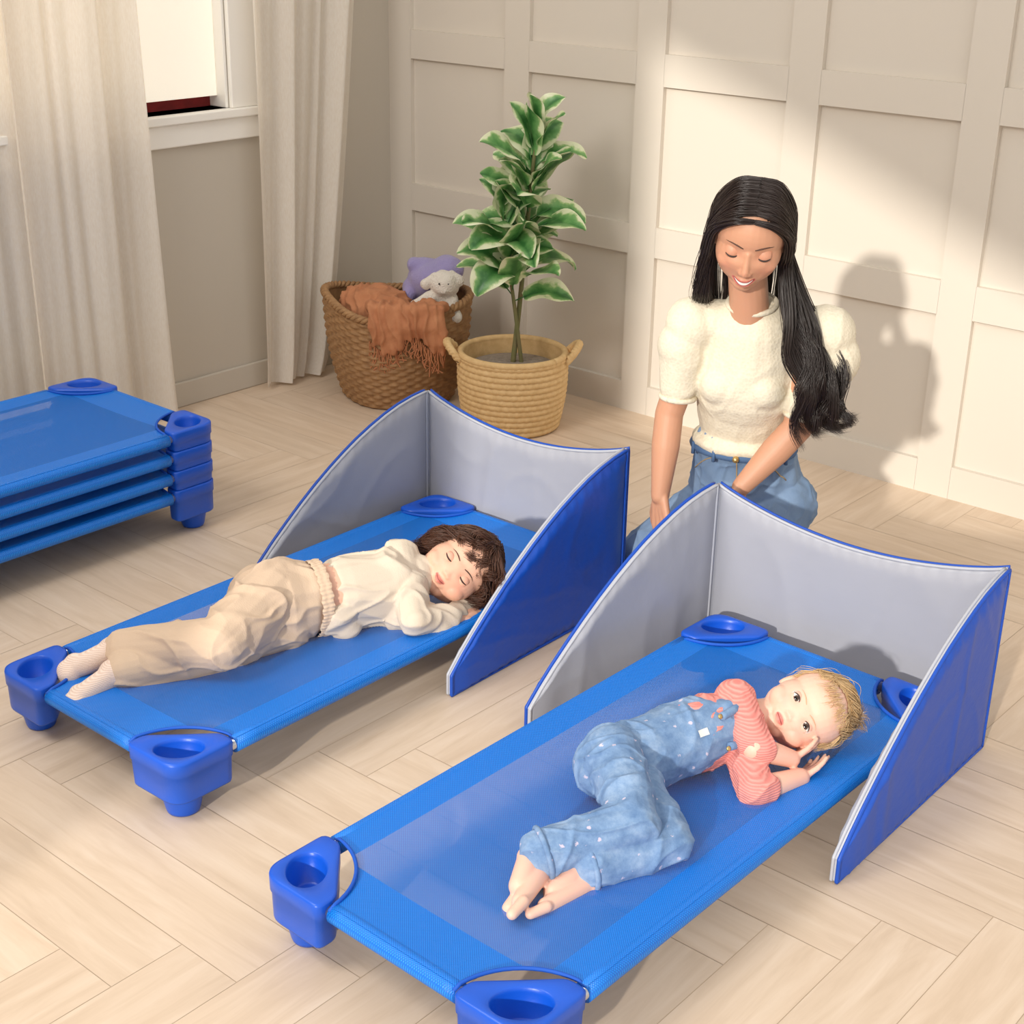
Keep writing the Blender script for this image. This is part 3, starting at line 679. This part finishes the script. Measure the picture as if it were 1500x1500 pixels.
def foot(a,d,dn,L,side=1,toes=True):
    a=np.array(a,float);d=nrm(d);dn=np.array(dn,float);dn=nrm(dn-d*(dn@d));t=np.cross(d,dn)*side
    heel=a-d*L*.12+dn*L*.17;P=[cap(a,heel,L*.14,L*.15)]
    if toes:
        P.append(cap(a,a+d*L*.35+dn*L*.12,L*.13,L*.12))
        for q in (-1,1): P.append(cap(heel,a+d*L*.56+dn*L*.22+t*q*L*.10,L*.12,L*.095))
        for k,off in enumerate([.175,.075,-.01,-.09,-.165]):
            b=a+d*L*(.59-.03*k)+dn*L*.235+t*L*off;P.append(cap(b,b+d*L*(.215-.028*k),L*(.066 if k==0 else .048),L*(.060 if k==0 else .036),n=12,m=4))
    else:
        P.append(cap(a,a+d*L*.5+dn*L*.12,L*.17,L*.15));P.append(cap(heel,a+d*L*.62+dn*L*.18,L*.17,L*.16,flat=(dn,.85)));P.append(cap(a+d*L*.5+dn*L*.16-t*L*.05,a+d*L*.64+dn*L*.18+t*L*.05,L*.155,L*.15))
    return P
def hairmesh(guides,n,spread,r,wave,seed,k=26,wf=3.,taper=.35,w0=.3,wd=None,tip=.35):
    rg=np.random.RandomState(seed);paths=[];rad=[];wd=(np.array([.76,.65,0]),np.array([.5,-.6,.2])) if wd is None else wd
    for g in guides:
        P=catmull(g,k);L=np.linspace(0,1,k);ph0=rg.uniform(0,6.28);cl=rg.uniform(.6,1.3);wf_=wf*rg.uniform(.85,1.15)
        for i in range(n):
            o=np.clip(rg.normal(size=3),-1.7,1.7)*spread*.5;sp=(.35+.65*np.sin(np.clip(L*1.3,0,1)*pi*.5))[:,None]*(1-tip*L[:,None]**2)
            ph=ph0+rg.normal()*.25;A=wave*cl*np.clip((L-w0)/.35,0,1)[:,None]
            wv=A*(np.cos(L*wf_*6.28+ph)[:,None]*wd[0]+np.sin(L*wf_*6.28+ph)[:,None]*wd[1])
            q=P+o*sp+wv+rg.normal(size=3)*.003*L[:,None];paths.append(q);e=rg.uniform(.8,1.3)
            rad.append(r*e*(1-(1-taper)*L**2)*np.clip((1-L)*8+.15,0,1))
    return tubes(np.array(paths),np.array(rad),4)
def haircap(head,sc_,hairf,matn,parent,extra=None,name='hair'):
    V,F=ell((0,0,0),(1,1,1),n=72,m=56);V=V*np.array([.36+.05*head.child,.42+.02*head.child,.40])*sc_+np.array([0,-.065,.12])
    keep=hairf(V);idx=-np.ones(len(V),int);idx[keep]=np.arange(keep.sum());F2=[tuple(idx[i] for i in f) for f in F if all(keep[i] for i in f)]
    P=[(head.c+head.H*(V[keep]@head.A),F2)]+(extra or [])
    V,F=join(P);return mk(name,V,F,(matn,),parent=parent)
def ringtube(c,ax,r,rr,sq=1):
    ax,s,t=frame(ax);return tube([c+s*r*math.cos(q)+t*r*math.sin(q)*sq for q in np.linspace(0,2*pi,40)],rr,8)
# ---- woman
def Wm(a,b,z): return np.array([2.27+.763*a+.647*b,-1.05+.647*a-.763*b,z])
def Dm(a,b,z=0): return np.array([.763*a+.647*b,.647*a-.763*b,z])
def woman():
    tf=Dm(-.30,.95);ts=Dm(.95,.30)
    hd=Head(Wm(-.088,.14,.958),Dm(-.20,.98)*math.cos(.42)-Z*math.sin(.42),Z+Dm(.10,0),.222)
    pel,wai,che,upc=Wm(-.01,-.12,.29),Wm(-.035,-.06,.44),Wm(-.05,.0,.60),Wm(-.05,.02,.70)
    shR,shL=Wm(-.160,.0,.738),Wm(.080,.05,.738)
    elR,elL=Wm(-.222,.0,.515),Wm(.062,.08,.515)
    wrR,wrL=Wm(-.236,.04,.325),Wm(-.058,.10,.375)
    hipR,hipL=np.array([2.15,-.965,.26]),np.array([2.27,-.945,.26]);knR,knL=np.array([1.995,-1.105,.10]),np.array([2.30,-1.14,.09]);anR,anL=np.array([2.19,-.85,.06]),np.array([2.33,-.80,.06])
    fl=(tf,.74)
    P=[cap(pel,wai,.125,.095,flat=fl),cap(wai,che,.095,.105,flat=fl),cap(che,upc,.11,.09,flat=fl),cap(shR,shL,.038,.038),cap(upc,Wm(-.055,.03,.765),.07,.046),cap(Wm(-.06,.045,.75),hd.w((0,-.08,-.30)),.044,.042)]
    P+=chain([(shR,.038),(elR,.033)])+chain([(elR,.033),(elR*.6+wrR*.4,.033),(wrR,.0215)])+chain([(shL,.038),(elL,.034)])+chain([(elL,.034),(elL*.6+wrL*.4,.034),(wrL,.022)])
    P+=hand(wrR,Dm(.08,.25,-.95),Dm(.75,-.5,0),-1,.145,.45);P+=hand(wrL,Dm(-.35,.25,-.85),Dm(-.7,-.6,0),1,.145,.45)
    for h,k,a in ((hipR,knR,anR),(hipL,knL,anL)): P+=chain([(h,.078),(k,.052)])+chain([(k,.05),(a,.035)])+foot(a,np.array([0,.5,-.3]),(0,.3,1.),.19,1,True)
    base=C(198,146,116);o,bvh=person('person',P,hd,.0030,base,C(186,92,88),C(206,126,106),'woman with long dark hair kneeling in cream top and jeans',True,1.0,.3,'browb',teeth=True,browr=.008)
    S=[cap(wai+Z*.01,che,.105,.122,flat=(tf,.78)),cap(che,upc+Z*.005,.126,.105,flat=(tf,.78)),cap(shR,shL,.050,.050),cap(upc,Wm(-.055,.03,.752),.082,.054),
       cap(che+tf*.050-ts*.05,che+tf*.045-ts*.045+Z*.02,.052,.045),cap(che+tf*.050+ts*.05,che+tf*.045+ts*.045+Z*.02,.052,.045),
       cap(wai-ts*.02-Z*.005,wai+ts*.02-Z*.005,.105,.105,flat=(Z,.35))]
    S+=[ell(shR+Dm(-.022,0,-.012),(.060,.062,.066)),ell(shR+Dm(-.040,0,-.06),(.058,.06,.062)),cap(shR+Dm(-.038,0,-.075),Wm(-.204,.0,.585),.057,.046)]
    S+=[ell(shL+Dm(.03,.01,-.01),(.064,.064,.066)),ell(shL+Dm(.045,.01,-.065),(.064,.064,.07)),cap(shL+Dm(.030,.01,-.09),Wm(.076,.074,.565),.062,.048)]
    ob=cloth('sweater',S,.0040,'sweater',o,.001,34,3,it=7,cr=.0030,cf=34,st=((0,0,1),.35));ob['label']='cream textured knit top with short puff sleeves'
    for nm,a in (('neckband',(Wm(-.058,.042,.790),Z+tf*.25,.053,.0065)),('sleeve_cuff',(Wm(-.205,.0,.556),Dm(-.05,0,-1),.0385,.0065)),('sleeve_cuff',(Wm(.073,.076,.538),Dm(-.2,.1,-1),.041,.0065))):
        V,F=ringtube(*a);mk(nm,V,F,('sweater',),parent=o)
    J=[cap(pel,wai-Z*.02,.142,.113,flat=(tf,.76)),cap(pel-tf*.02-Z*.03,pel-tf*.02+Z*.0,.125,.125,flat=(tf,.9))]
    for h,k,a in ((hipR,knR,anR),(hipL,knL,anL)): J+=chain([(h,.090),(h*.5+k*.5,.078),(k,.064)])+chain([(k,.060),(a,.044)])
    ob=cloth('jeans',J,.0038,'jeans',o,.001,30,8,it=4,cr=.008,cf=34,st=((.6,.6,-.2),1.5));ob['label']='light wash blue denim jeans'
    jb=BVHTree.FromPolygons([tuple(v) for v in getV(ob.data)],[tuple(p.vertices) for p in ob.data.polygons])
    V,F=tube([wai-Z*.022+ts*.117*math.cos(q)+tf*.090*math.sin(q)+Z*.0 for q in np.linspace(0,2*pi,60)],.012,8);mk('waistband',V,F,('jeansband',),parent=o)
    V,F=cap(wai-Z*.022+tf*.102,wai-Z*.022+tf*.105,.008,.008);mk('button',V,F,('gold',),parent=o)
    for q in (.55,1.15,2.0,2.6):
        c0=wai-Z*.022+ts*.129*math.cos(q)+tf*.102*math.sin(q);V,F=tube([c0+Z*.014,c0+Z*.0,c0-Z*.016],.0045,6);mk('belt_loop',V,F,('jeansband',),parent=o)
    def seam(pts):
        out=[]
        for a_,z_ in pts:
            p0=wai+ts*a_+Z*z_+tf*.3;h=jb.ray_cast(Vector(p0),Vector(-tf))
            if h[0] is not None: out.append(np.array(h[0])+tf*.0008)
        if len(out)>3:
            V,F=tube(out,.0016,5);mk('stitched_seam',V,F,('thread',),parent=o)
    for q in (-1,1): seam([(q*(.055+.055*t),-.034-.055*t**1.6) for t in np.linspace(0,1,10)])
    seam([(.0,-.034-.08*t) for t in np.linspace(0,1,10)])
    G=[]
    for f0 in np.linspace(.27,-.35,12):
        for q in (-1,1):
            z=(f0+.35)/.62
            top=hd.w((q*.012,f0,.12+.40*math.sqrt(max(0,1-((f0+.06)/.42)**2))))
            g=[top,hd.w((q*.19,f0,.12+.345*math.sqrt(max(.02,1-((f0+.06)/.43)**2)))),hd.w((q*.345,f0*.8-.06,.16)),hd.w((q*.382,f0*.55-.09,-.10)),hd.w((q*.385,f0*.4-.13,-.34))]
            if q>0:
                ln=rng.uniform(-.04,.04);dx=rng.uniform(-.010,.010)
                g+=[Wm(.005+.045*(1-z)+dx,.11+.04*z,.775),Wm(.02+.065*(1-z)-dx,.135+.03*z,.70),Wm(.035+.07*(1-z)+dx,.155+.02*z,.63),Wm(.045+.085*(1-z)-dx,.155,.57+ln*.5),Wm(.065+.09*(1-z)+dx,.15,.52+.04*(1-z)+ln)]
            else: g+=[Wm(-.172,.04,.815),Wm(-.145,-.04,.76),Wm(-.11,-.09,.68),Wm(-.08,-.11,.6)]
            G.append(g)
    for a,e in ((.07,0),(.10,.02),(.13,.04)): G.append([hd.w((.3,-.2,.2)),hd.w((.37,-.22,-.2)),Wm(a*.5,.06,.79),Wm(a*.9,.10,.71),Wm(a*1.15,.13,.64),Wm(a*1.0,.15,.58),Wm(a*1.1+.02,.14,.53+e*.5),Wm(a+.06,.12,.52+e)])
    for a in np.linspace(-.3,.3,7): G.append([hd.w((a*.6,-.42,.32)),hd.w((a,-.48,.0)),hd.w((a*1.1,-.48,-.35)),Wm(-.06+a*.25,-.03,.74),Wm(-.05+a*.3,-.09,.64),Wm(-.04+a*.3,-.10,.55)])
    ex=[hairmesh(G,92,.015,.0007,.014,5,k=40,wf=2.6,w0=.40,tip=.45)]
    hc=haircap(hd,.985,lambda V:(V[:,2]>.31)&(V[:,1]<.23)|(V[:,1]<.0)&(V[:,2]>-.25),'black',o,ex);hc['label']='long wavy black hair parted in the middle'
    V,F=tube([hd.w((-.38,.0+.02*math.cos(t),-.15+.03*math.sin(t))) for t in np.linspace(0,6.28,20)],.0012,5);mk('earring',V,F,('gold',),parent=o)
woman()
# ---- toddler on near cot
def toddler():
    hd=Head((2.782,-1.684,.203),(.42,-.73,.52),(.63,.69,.27),.176,1)
    che,pel=np.array([2.665,-1.835,.182]),np.array([2.605,-2.03,.178]);ax=nrm(che-pel);fr=nrm(np.array([.75,-.45,.45]))
    shU,elU,haU=np.array([2.682,-1.778,.230]),np.array([2.768,-1.838,.188]),np.array([2.812,-1.778,.155])
    shD,elD,haD=np.array([2.715,-1.80,.155]),np.array([2.805,-1.885,.135]),np.array([2.838,-1.785,.129])
    hpU,knU,anU=np.array([2.605,-2.055,.205]),np.array([2.755,-2.185,.195]),np.array([2.655,-2.342,.160])
    hpD,knD,anD=np.array([2.64,-2.045,.16]),np.array([2.795,-2.135,.150]),np.array([2.715,-2.296,.138])
    P=[cap(pel,che,.058,.060),cap(che,np.array([2.70,-1.775,.19]),.055,.04),cap(np.array([2.70,-1.775,.19]),hd.w((0,-.08,-.2)),.038,.04),cap(shU,shD,.03,.03)]
    P+=chain([(shU,.029),(elU,.024)])+chain([(elU,.025),(haU,.017)])+chain([(shD,.029),(elD,.025)])+chain([(elD,.026),(haD,.018)])
    P+=hand(haU,(.05,.99,-.02),(-.4,.1,.6),1,.085,.2);P+=hand(haD,(.0,1.,.02),(-.4,.1,.8),1,.086,.15)
    P+=chain([(hpU,.048),(knU,.034)])+chain([(knU,.034),(anU,.021)])+chain([(hpD,.048),(knD,.034)])+chain([(knD,.034),(anD,.021)])
    P+=foot(anU,(.14,-.97,-.10),(.75,.1,-.6),.155,1)+foot(anD,(-.26,-.95,-.02),(.7,.0,-.65),.148,1)
    base=C(234,192,170)
    def ex(V,c):
        for a in (haU,haD,anU,anD):
            w=.22*np.exp(-((V-a)**2).sum(1)/.004)[:,None];c[:]=c*(1-w)+np.array(C(226,142,124)[:3])*w
        return c
    o,b=person('person.001',P,hd,.0021,base,C(218,124,116),C(232,148,132),'blond toddler in denim overalls lying awake on a cot',False,0,.5,'browl',gaze=np.array([3.9,-3.9,1.6]),browr=.006,extra=ex,it=5)
    S=[cap(pel*.3+che*.7,che,.070,.070),cap(che,np.array([2.695,-1.79,.19]),.066,.050),cap(shU,shD,.04,.04)]
    S+=chain([(shU,.040),(elU*.85+shU*.15,.034)])+chain([(elU*.85+shU*.15,.034),(elU+(haU-elU)*.15,.031)])+chain([(shD,.038),(elD*.9+shD*.1,.034)])+chain([(elD,.034),(elD+(haD-elD)*.15,.032)])
    ob=cloth('shirt',S,.0028,'pink',o,.001,60,3,it=4,cr=.004,cf=44);ob['label']='coral pink ribbed knit top'
    D=[cap(pel,pel*.35+che*.65,.066,.071),cap(pel*.4+che*.6,che+ax*.012+fr*.010,.072,.064),ell(pel-ax*.02+np.array([.0,0,.005]),(.064,.070,.062))]
    D+=chain([(hpU,.056),(hpU*.45+knU*.55,.048),(knU,.041)])+chain([(knU,.040),(knU*.4+anU*.6,.039),(knU*.15+anU*.85,.044)])
    D+=chain([(hpD,.052),(hpD*.45+knD*.55,.044),(knD,.038)])+chain([(knD,.038),(knD*.4+anD*.6,.037),(knD*.17+anD*.83,.040)])
    ob=cloth('overalls',D,.0026,'flower',o,.0012,38,13,it=3,cr=.0075,cf=46,st=((.6,.7,0),.6));ob['label']='light blue floral denim overalls'
    for k,a,r in ((knU,anU,.043),(knD,anD,.039)):
        V,F=ringtube(k*.13+a*.87,a-k,r,.0050);mk('trouser_cuff',V,F,('flower',),parent=o)
    ob_b=BVHTree.FromPolygons([tuple(v) for v in getV(ob.data)],[tuple(p.vertices) for p in ob.data.polygons])
    for z0 in (1,-1):
        a0=che-ax*.0;sd=nrm(np.cross(ax,fr))*z0
        path=[a0+fr*.074+sd*.028,a0+ax*.035+fr*.068+sd*.032,a0+ax*.065+fr*.045+sd*.038,a0+ax*.075+fr*.0+sd*.042,a0+ax*.05-fr*.05+sd*.036,a0-fr*.07+sd*.02]
        V,F=tube(catmull(path,24),.008,8);mk('strap',V,F,('flower',),parent=o)
        V,F=ell(a0+fr*.079+sd*.030-ax*.004,(.005,.005,.003),np.array([ax,np.cross(fr,ax),fr]));mk('button',V,F,('gold',),parent=o)
    q0=pel*.22+che*.78;c2=np.cross(fr,ax);V=[]
    for iy in range(5):
        for ix in range(7):
            p=q0+ax*(ix/6-.5)*.022+c2*((iy/4-.5)*.013+.012)+fr*.2;h=ob_b.ray_cast(Vector(p),Vector(-fr));V.append(np.array(h[0])+fr*.0012 if h[0] is not None else p-fr*.125)
    mk('label_patch',np.array(V),[(j*7+i,j*7+i+1,j*7+i+8,j*7+i+7) for j in range(4) for i in range(6)],('white',),parent=o)
    rg=np.random.RandomState(2);G=[];X=np.array
    bun=hd.w((.22,-.20,.40))
    def arc(st):
        mid=(st+bun)/2;ml=hd.l(mid[None])[0]-X([0,-.06,.12]);ml=ml/math.sqrt(((ml/X([.405,.435,.41]))**2).sum());return [st,hd.w(ml*1.01+X([0,-.06,.12])),bun]
    for a in np.linspace(0,2*pi,36,endpoint=False):
        for rr in (1.,.8,.55):
            x,y=.375*rr*math.cos(a),.39*rr*math.sin(a)
            if y>.26: continue
            G.append(arc(hd.w((x,-.06+y,.12+.40*math.sqrt(max(.0,1-(x/.40)**2-(y/.43)**2))))))
    for q in (-1,1):
        for y in (.05,-.05,-.15): G.append(arc(hd.w((q*.39,y,.02))))
    ex_=[hairmesh(G,26,.014,.0006,.001,5,k=14,wf=1,tip=.7),ell(bun+hd.u*.006,(.013,.013,.012))]
    G=[[bun,bun+hd.u*.018+rg.normal(size=3)*.008,bun+hd.u*.026+rg.normal(size=3)*.014] for k in range(16)]
    G+=[[hd.w((a,.28,.38)),hd.w((a*1.15,.335,.31)),hd.w((a*1.3,.35,.24))] for a in np.linspace(-.22,.22,9)]
    G+=[[hd.w((q*.36,.08,.25)),hd.w((q*.41,.05,.1)),hd.w((q*.40,.02,-.06))] for q in (-1,1)]
    ex_.append(hairmesh(G,12,.010,.0005,.004,6,k=12,wf=1.2))
    hc=haircap(hd,.985,lambda V:(V[:,2]>.33)&(V[:,1]<.2)|(V[:,1]<.04)&(V[:,2]>-.1),'blond',o,ex_);hc['label']='fine blond hair in a tiny bun'
toddler()
# ---- sleeping child
def child():
    hd=Head((1.872,-1.662,.209),(.64,-.62,.45),(.34,.84,.36),.192,.85)
    che,pel=np.array([1.795,-1.815,.190]),np.array([1.700,-2.035,.195]);ax=nrm(che-pel)
    shU,elU,haU=np.array([1.785,-1.760,.238]),np.array([1.912,-1.850,.160]),np.array([1.938,-1.745,.135])
    shD,elD,haD=np.array([1.850,-1.83,.15]),np.array([1.928,-1.790,.125]),np.array([1.912,-1.67,.122])
    hpU,knU,anU=np.array([1.69,-2.065,.22]),np.array([1.748,-2.240,.195]),np.array([1.555,-2.372,.160])
    hpD,knD,anD=np.array([1.725,-2.05,.165]),np.array([1.70,-2.24,.152]),np.array([1.605,-2.41,.140])
    P=[cap(pel,che,.07,.075),cap(che,np.array([1.835,-1.735,.205]),.065,.04),cap(np.array([1.835,-1.735,.205]),hd.w((0,-.1,-.3)),.036,.036),cap(shU,shD,.035,.035)]
    P+=chain([(shU,.032),(elU,.026)])+chain([(elU,.026),(haU,.018)])+chain([(shD,.032),(elD,.026)])+chain([(elD,.025),(haD,.017)])
    P+=hand(haU,(-.15,1.,-.02),(-.3,.1,-1),-1,.11,.3);P+=hand(haD,(-.3,.9,.05),(0,.1,-1),1,.11,.25)
    P+=chain([(hpU,.06),(knU,.04)])+chain([(knU,.038),(anU,.024)])+chain([(hpD,.055),(knD,.038)])+chain([(knD,.036),(anD,.024)])
    P+=foot(anU,(-.15,-.95,-.05),(-.6,0,-.6),.110,1,False)+foot(anD,(.1,-.95,0),(-.3,0,-.8),.110,1,False)
    base=C(228,178,152);o,b=person('person.002',P,hd,.0026,base,C(202,114,102),C(224,138,118),'dark-haired child in cream top asleep on a cot',True,.7,.4,'browb',browr=.007,it=4)
    S=[cap(pel*.40+che*.60,che,.082,.084),cap(che,np.array([1.825,-1.755,.205]),.082,.050),cap(shU,shD,.042,.044)]
    S+=chain([(shU,.044),((shU+elU)/2,.042),(elU,.035)])+chain([(elU,.035),(elU*.15+haU*.85,.026)])+chain([(shD,.042),(elD,.034)])+chain([(elD,.032),(haD*.9+elD*.1,.024)])
    S.append(cap(pel*.46+che*.54+np.array([.03,-.03,-.03]),pel*.56+che*.44+np.array([.05,0,-.05]),.055,.035))
    ob=cloth('sweatshirt',S,.0030,'cream',o,.0012,30,21,it=4,cr=.009,cf=36,st=((.4,.9,0),.5));ob['label']='loose cream sweatshirt'
    D=[cap(pel,pel+ax*.030,.094,.084),ell(pel-ax*.03+np.array([-.0,0,.01]),(.090,.096,.088))]
    D+=chain([(hpU,.078),((hpU+knU)/2,.068),(knU,.056)])+chain([(knU,.054),((knU+anU)/2,.047),(anU*.88+knU*.12,.047)])
    D+=chain([(hpD,.060),((hpD+knD)/2,.052),(knD,.045)])+chain([(knD,.045),((knD+anD)/2,.041),(anD*.88+knD*.12,.043)])
    ob=cloth('trousers',D,.0030,'beige',o,.002,26,31,it=3,cr=.010,cf=38,st=((.5,.85,0),.5));ob['label']='baggy beige cotton trousers'
    x,s,t=frame(ax);V=[];nw=300
    for k_,v in enumerate(np.linspace(0,1,10)):
        for w in np.linspace(0,2*pi,nw,endpoint=False):
            rr=.0825+.0022*v+.0011*math.sin(w*58+.8*math.sin(w*7)+v*2)*(.3+1.5*abs(v-.5))+.0012*abs(math.sin(v*pi*2));V.append(pel+ax*(.062+.026*v+.0015*math.sin(w*23))+(s*math.cos(w)+t*math.sin(w))*rr)
    F=[(k_*nw+i,k_*nw+(i+1)%nw,(k_+1)*nw+(i+1)%nw,(k_+1)*nw+i) for k_ in range(9) for i in range(nw)]
    mk('ruffled_waistband',np.array(V),F,('beige',),parent=o)
    K=foot(anU,(-.15,-.95,-.05),(-.6,0,-.6),.150,1,False)+foot(anD,(.1,-.95,0),(-.3,0,-.8),.150,1,False)+[cap(anU,anU*.75+knU*.25,.032,.032),cap(anD,anD*.75+knD*.25,.032,.032)]
    ob=cloth('socks',K,.0028,'sock',o,.0012,50,2,it=5);ob['label']='pale cream ribbed socks'
    G=[];rg=np.random.RandomState(8)
    fl=lambda p:np.array([p[0],p[1],max(p[2],.132+.012*rg.rand())])
    for a in np.linspace(-.35,.35,16):
        for f0 in (.24,.12,-.02,-.16,-.28):
            q=1 if a>0 else -1
            top=hd.w((a*.4,f0,.12+.41*math.sqrt(max(.02,1-(a*.4/.4)**2-((f0+.06)/.44)**2))))
            g=[top,hd.w((a*.95,f0-.03,.12+.40*math.sqrt(max(.02,1-(a/.41)**2-((f0+.09)/.44)**2)))),hd.w((q*.41,f0*.7-.08,.08)),hd.w((q*.42,f0*.6-.15,-.12)),hd.w((q*(.40+.04*rg.normal()),f0*.5-.25,-.28+.05*rg.normal()))];G.append([fl(p) for p in g])
    for a in np.linspace(-.2,.3,5): G.append([hd.w((a*.3,.2,.46)),hd.w((a,.32,.36)),hd.w((a*1.4+.05,.34,.22)),hd.w((a*1.5+.08,.30,.12))])
    ex=[hairmesh(G,42,.015,.0008,.011,5,k=26,wf=1.9,w0=.2,tip=.5,wd=(hd.s,hd.f))]
    hc=haircap(hd,1.0,lambda V:(V[:,2]>.31)&(V[:,1]<.22)|(V[:,1]<0.0)&(V[:,2]>-.3),'brownh',o,ex);hc['label']='tousled dark brown hair'
child()
# ------------------------------------------------------------ lights, camera
sun=bpy.data.lights.new('sun','SUN');sun.energy=2.75;sun.angle=math.radians(1.7);sun.color=(1,.945,.86);so=bpy.data.objects.new('sun',sun);COL.objects.link(so)
so.rotation_euler=Vector((-.25,1,-.34)).to_track_quat('-Z','Y').to_euler();so.location=(3,-6,4)
def area(name,loc,tgt,size,e,col):
    l=bpy.data.lights.new(name,'AREA');l.energy=e;l.size=size;l.color=col;o=bpy.data.objects.new(name,l);COL.objects.link(o);o.location=loc;o.rotation_euler=(Vector(tgt)-Vector(loc)).to_track_quat('-Z','Y').to_euler()
area('added_fill',(1.3,-4.4,3.2),(2.0,-1.5,.2),1.4,66,(1,.965,.92))  # soft fill lamp added from above left to brighten the room
w=bpy.data.worlds.new('w');sc.world=w;w.use_nodes=True;bg=w.node_tree.nodes['Background'];bg.inputs[0].default_value=(1,.98,.95,1);bg.inputs[1].default_value=.98
cd=bpy.data.cameras.new('camera');cd.sensor_width=36;cd.lens=2186.7/1500*36;co=bpy.data.objects.new('camera',cd);COL.objects.link(co);sc.camera=co
a,pt,ro=2.2742,.3950,.0189
d=np.array([math.cos(a)*math.cos(pt),math.sin(a)*math.cos(pt),-math.sin(pt)]);r0=np.array([math.sin(a),-math.cos(a),0]);u0=np.cross(r0,d)
r=r0*math.cos(ro)+u0*math.sin(ro);u=-r0*math.sin(ro)+u0*math.cos(ro)
mw=Matrix(((r[0],u[0],-d[0],3.9469),(r[1],u[1],-d[1],-3.9263),(r[2],u[2],-d[2],1.6269),(0,0,0,1)));co.matrix_world=mw
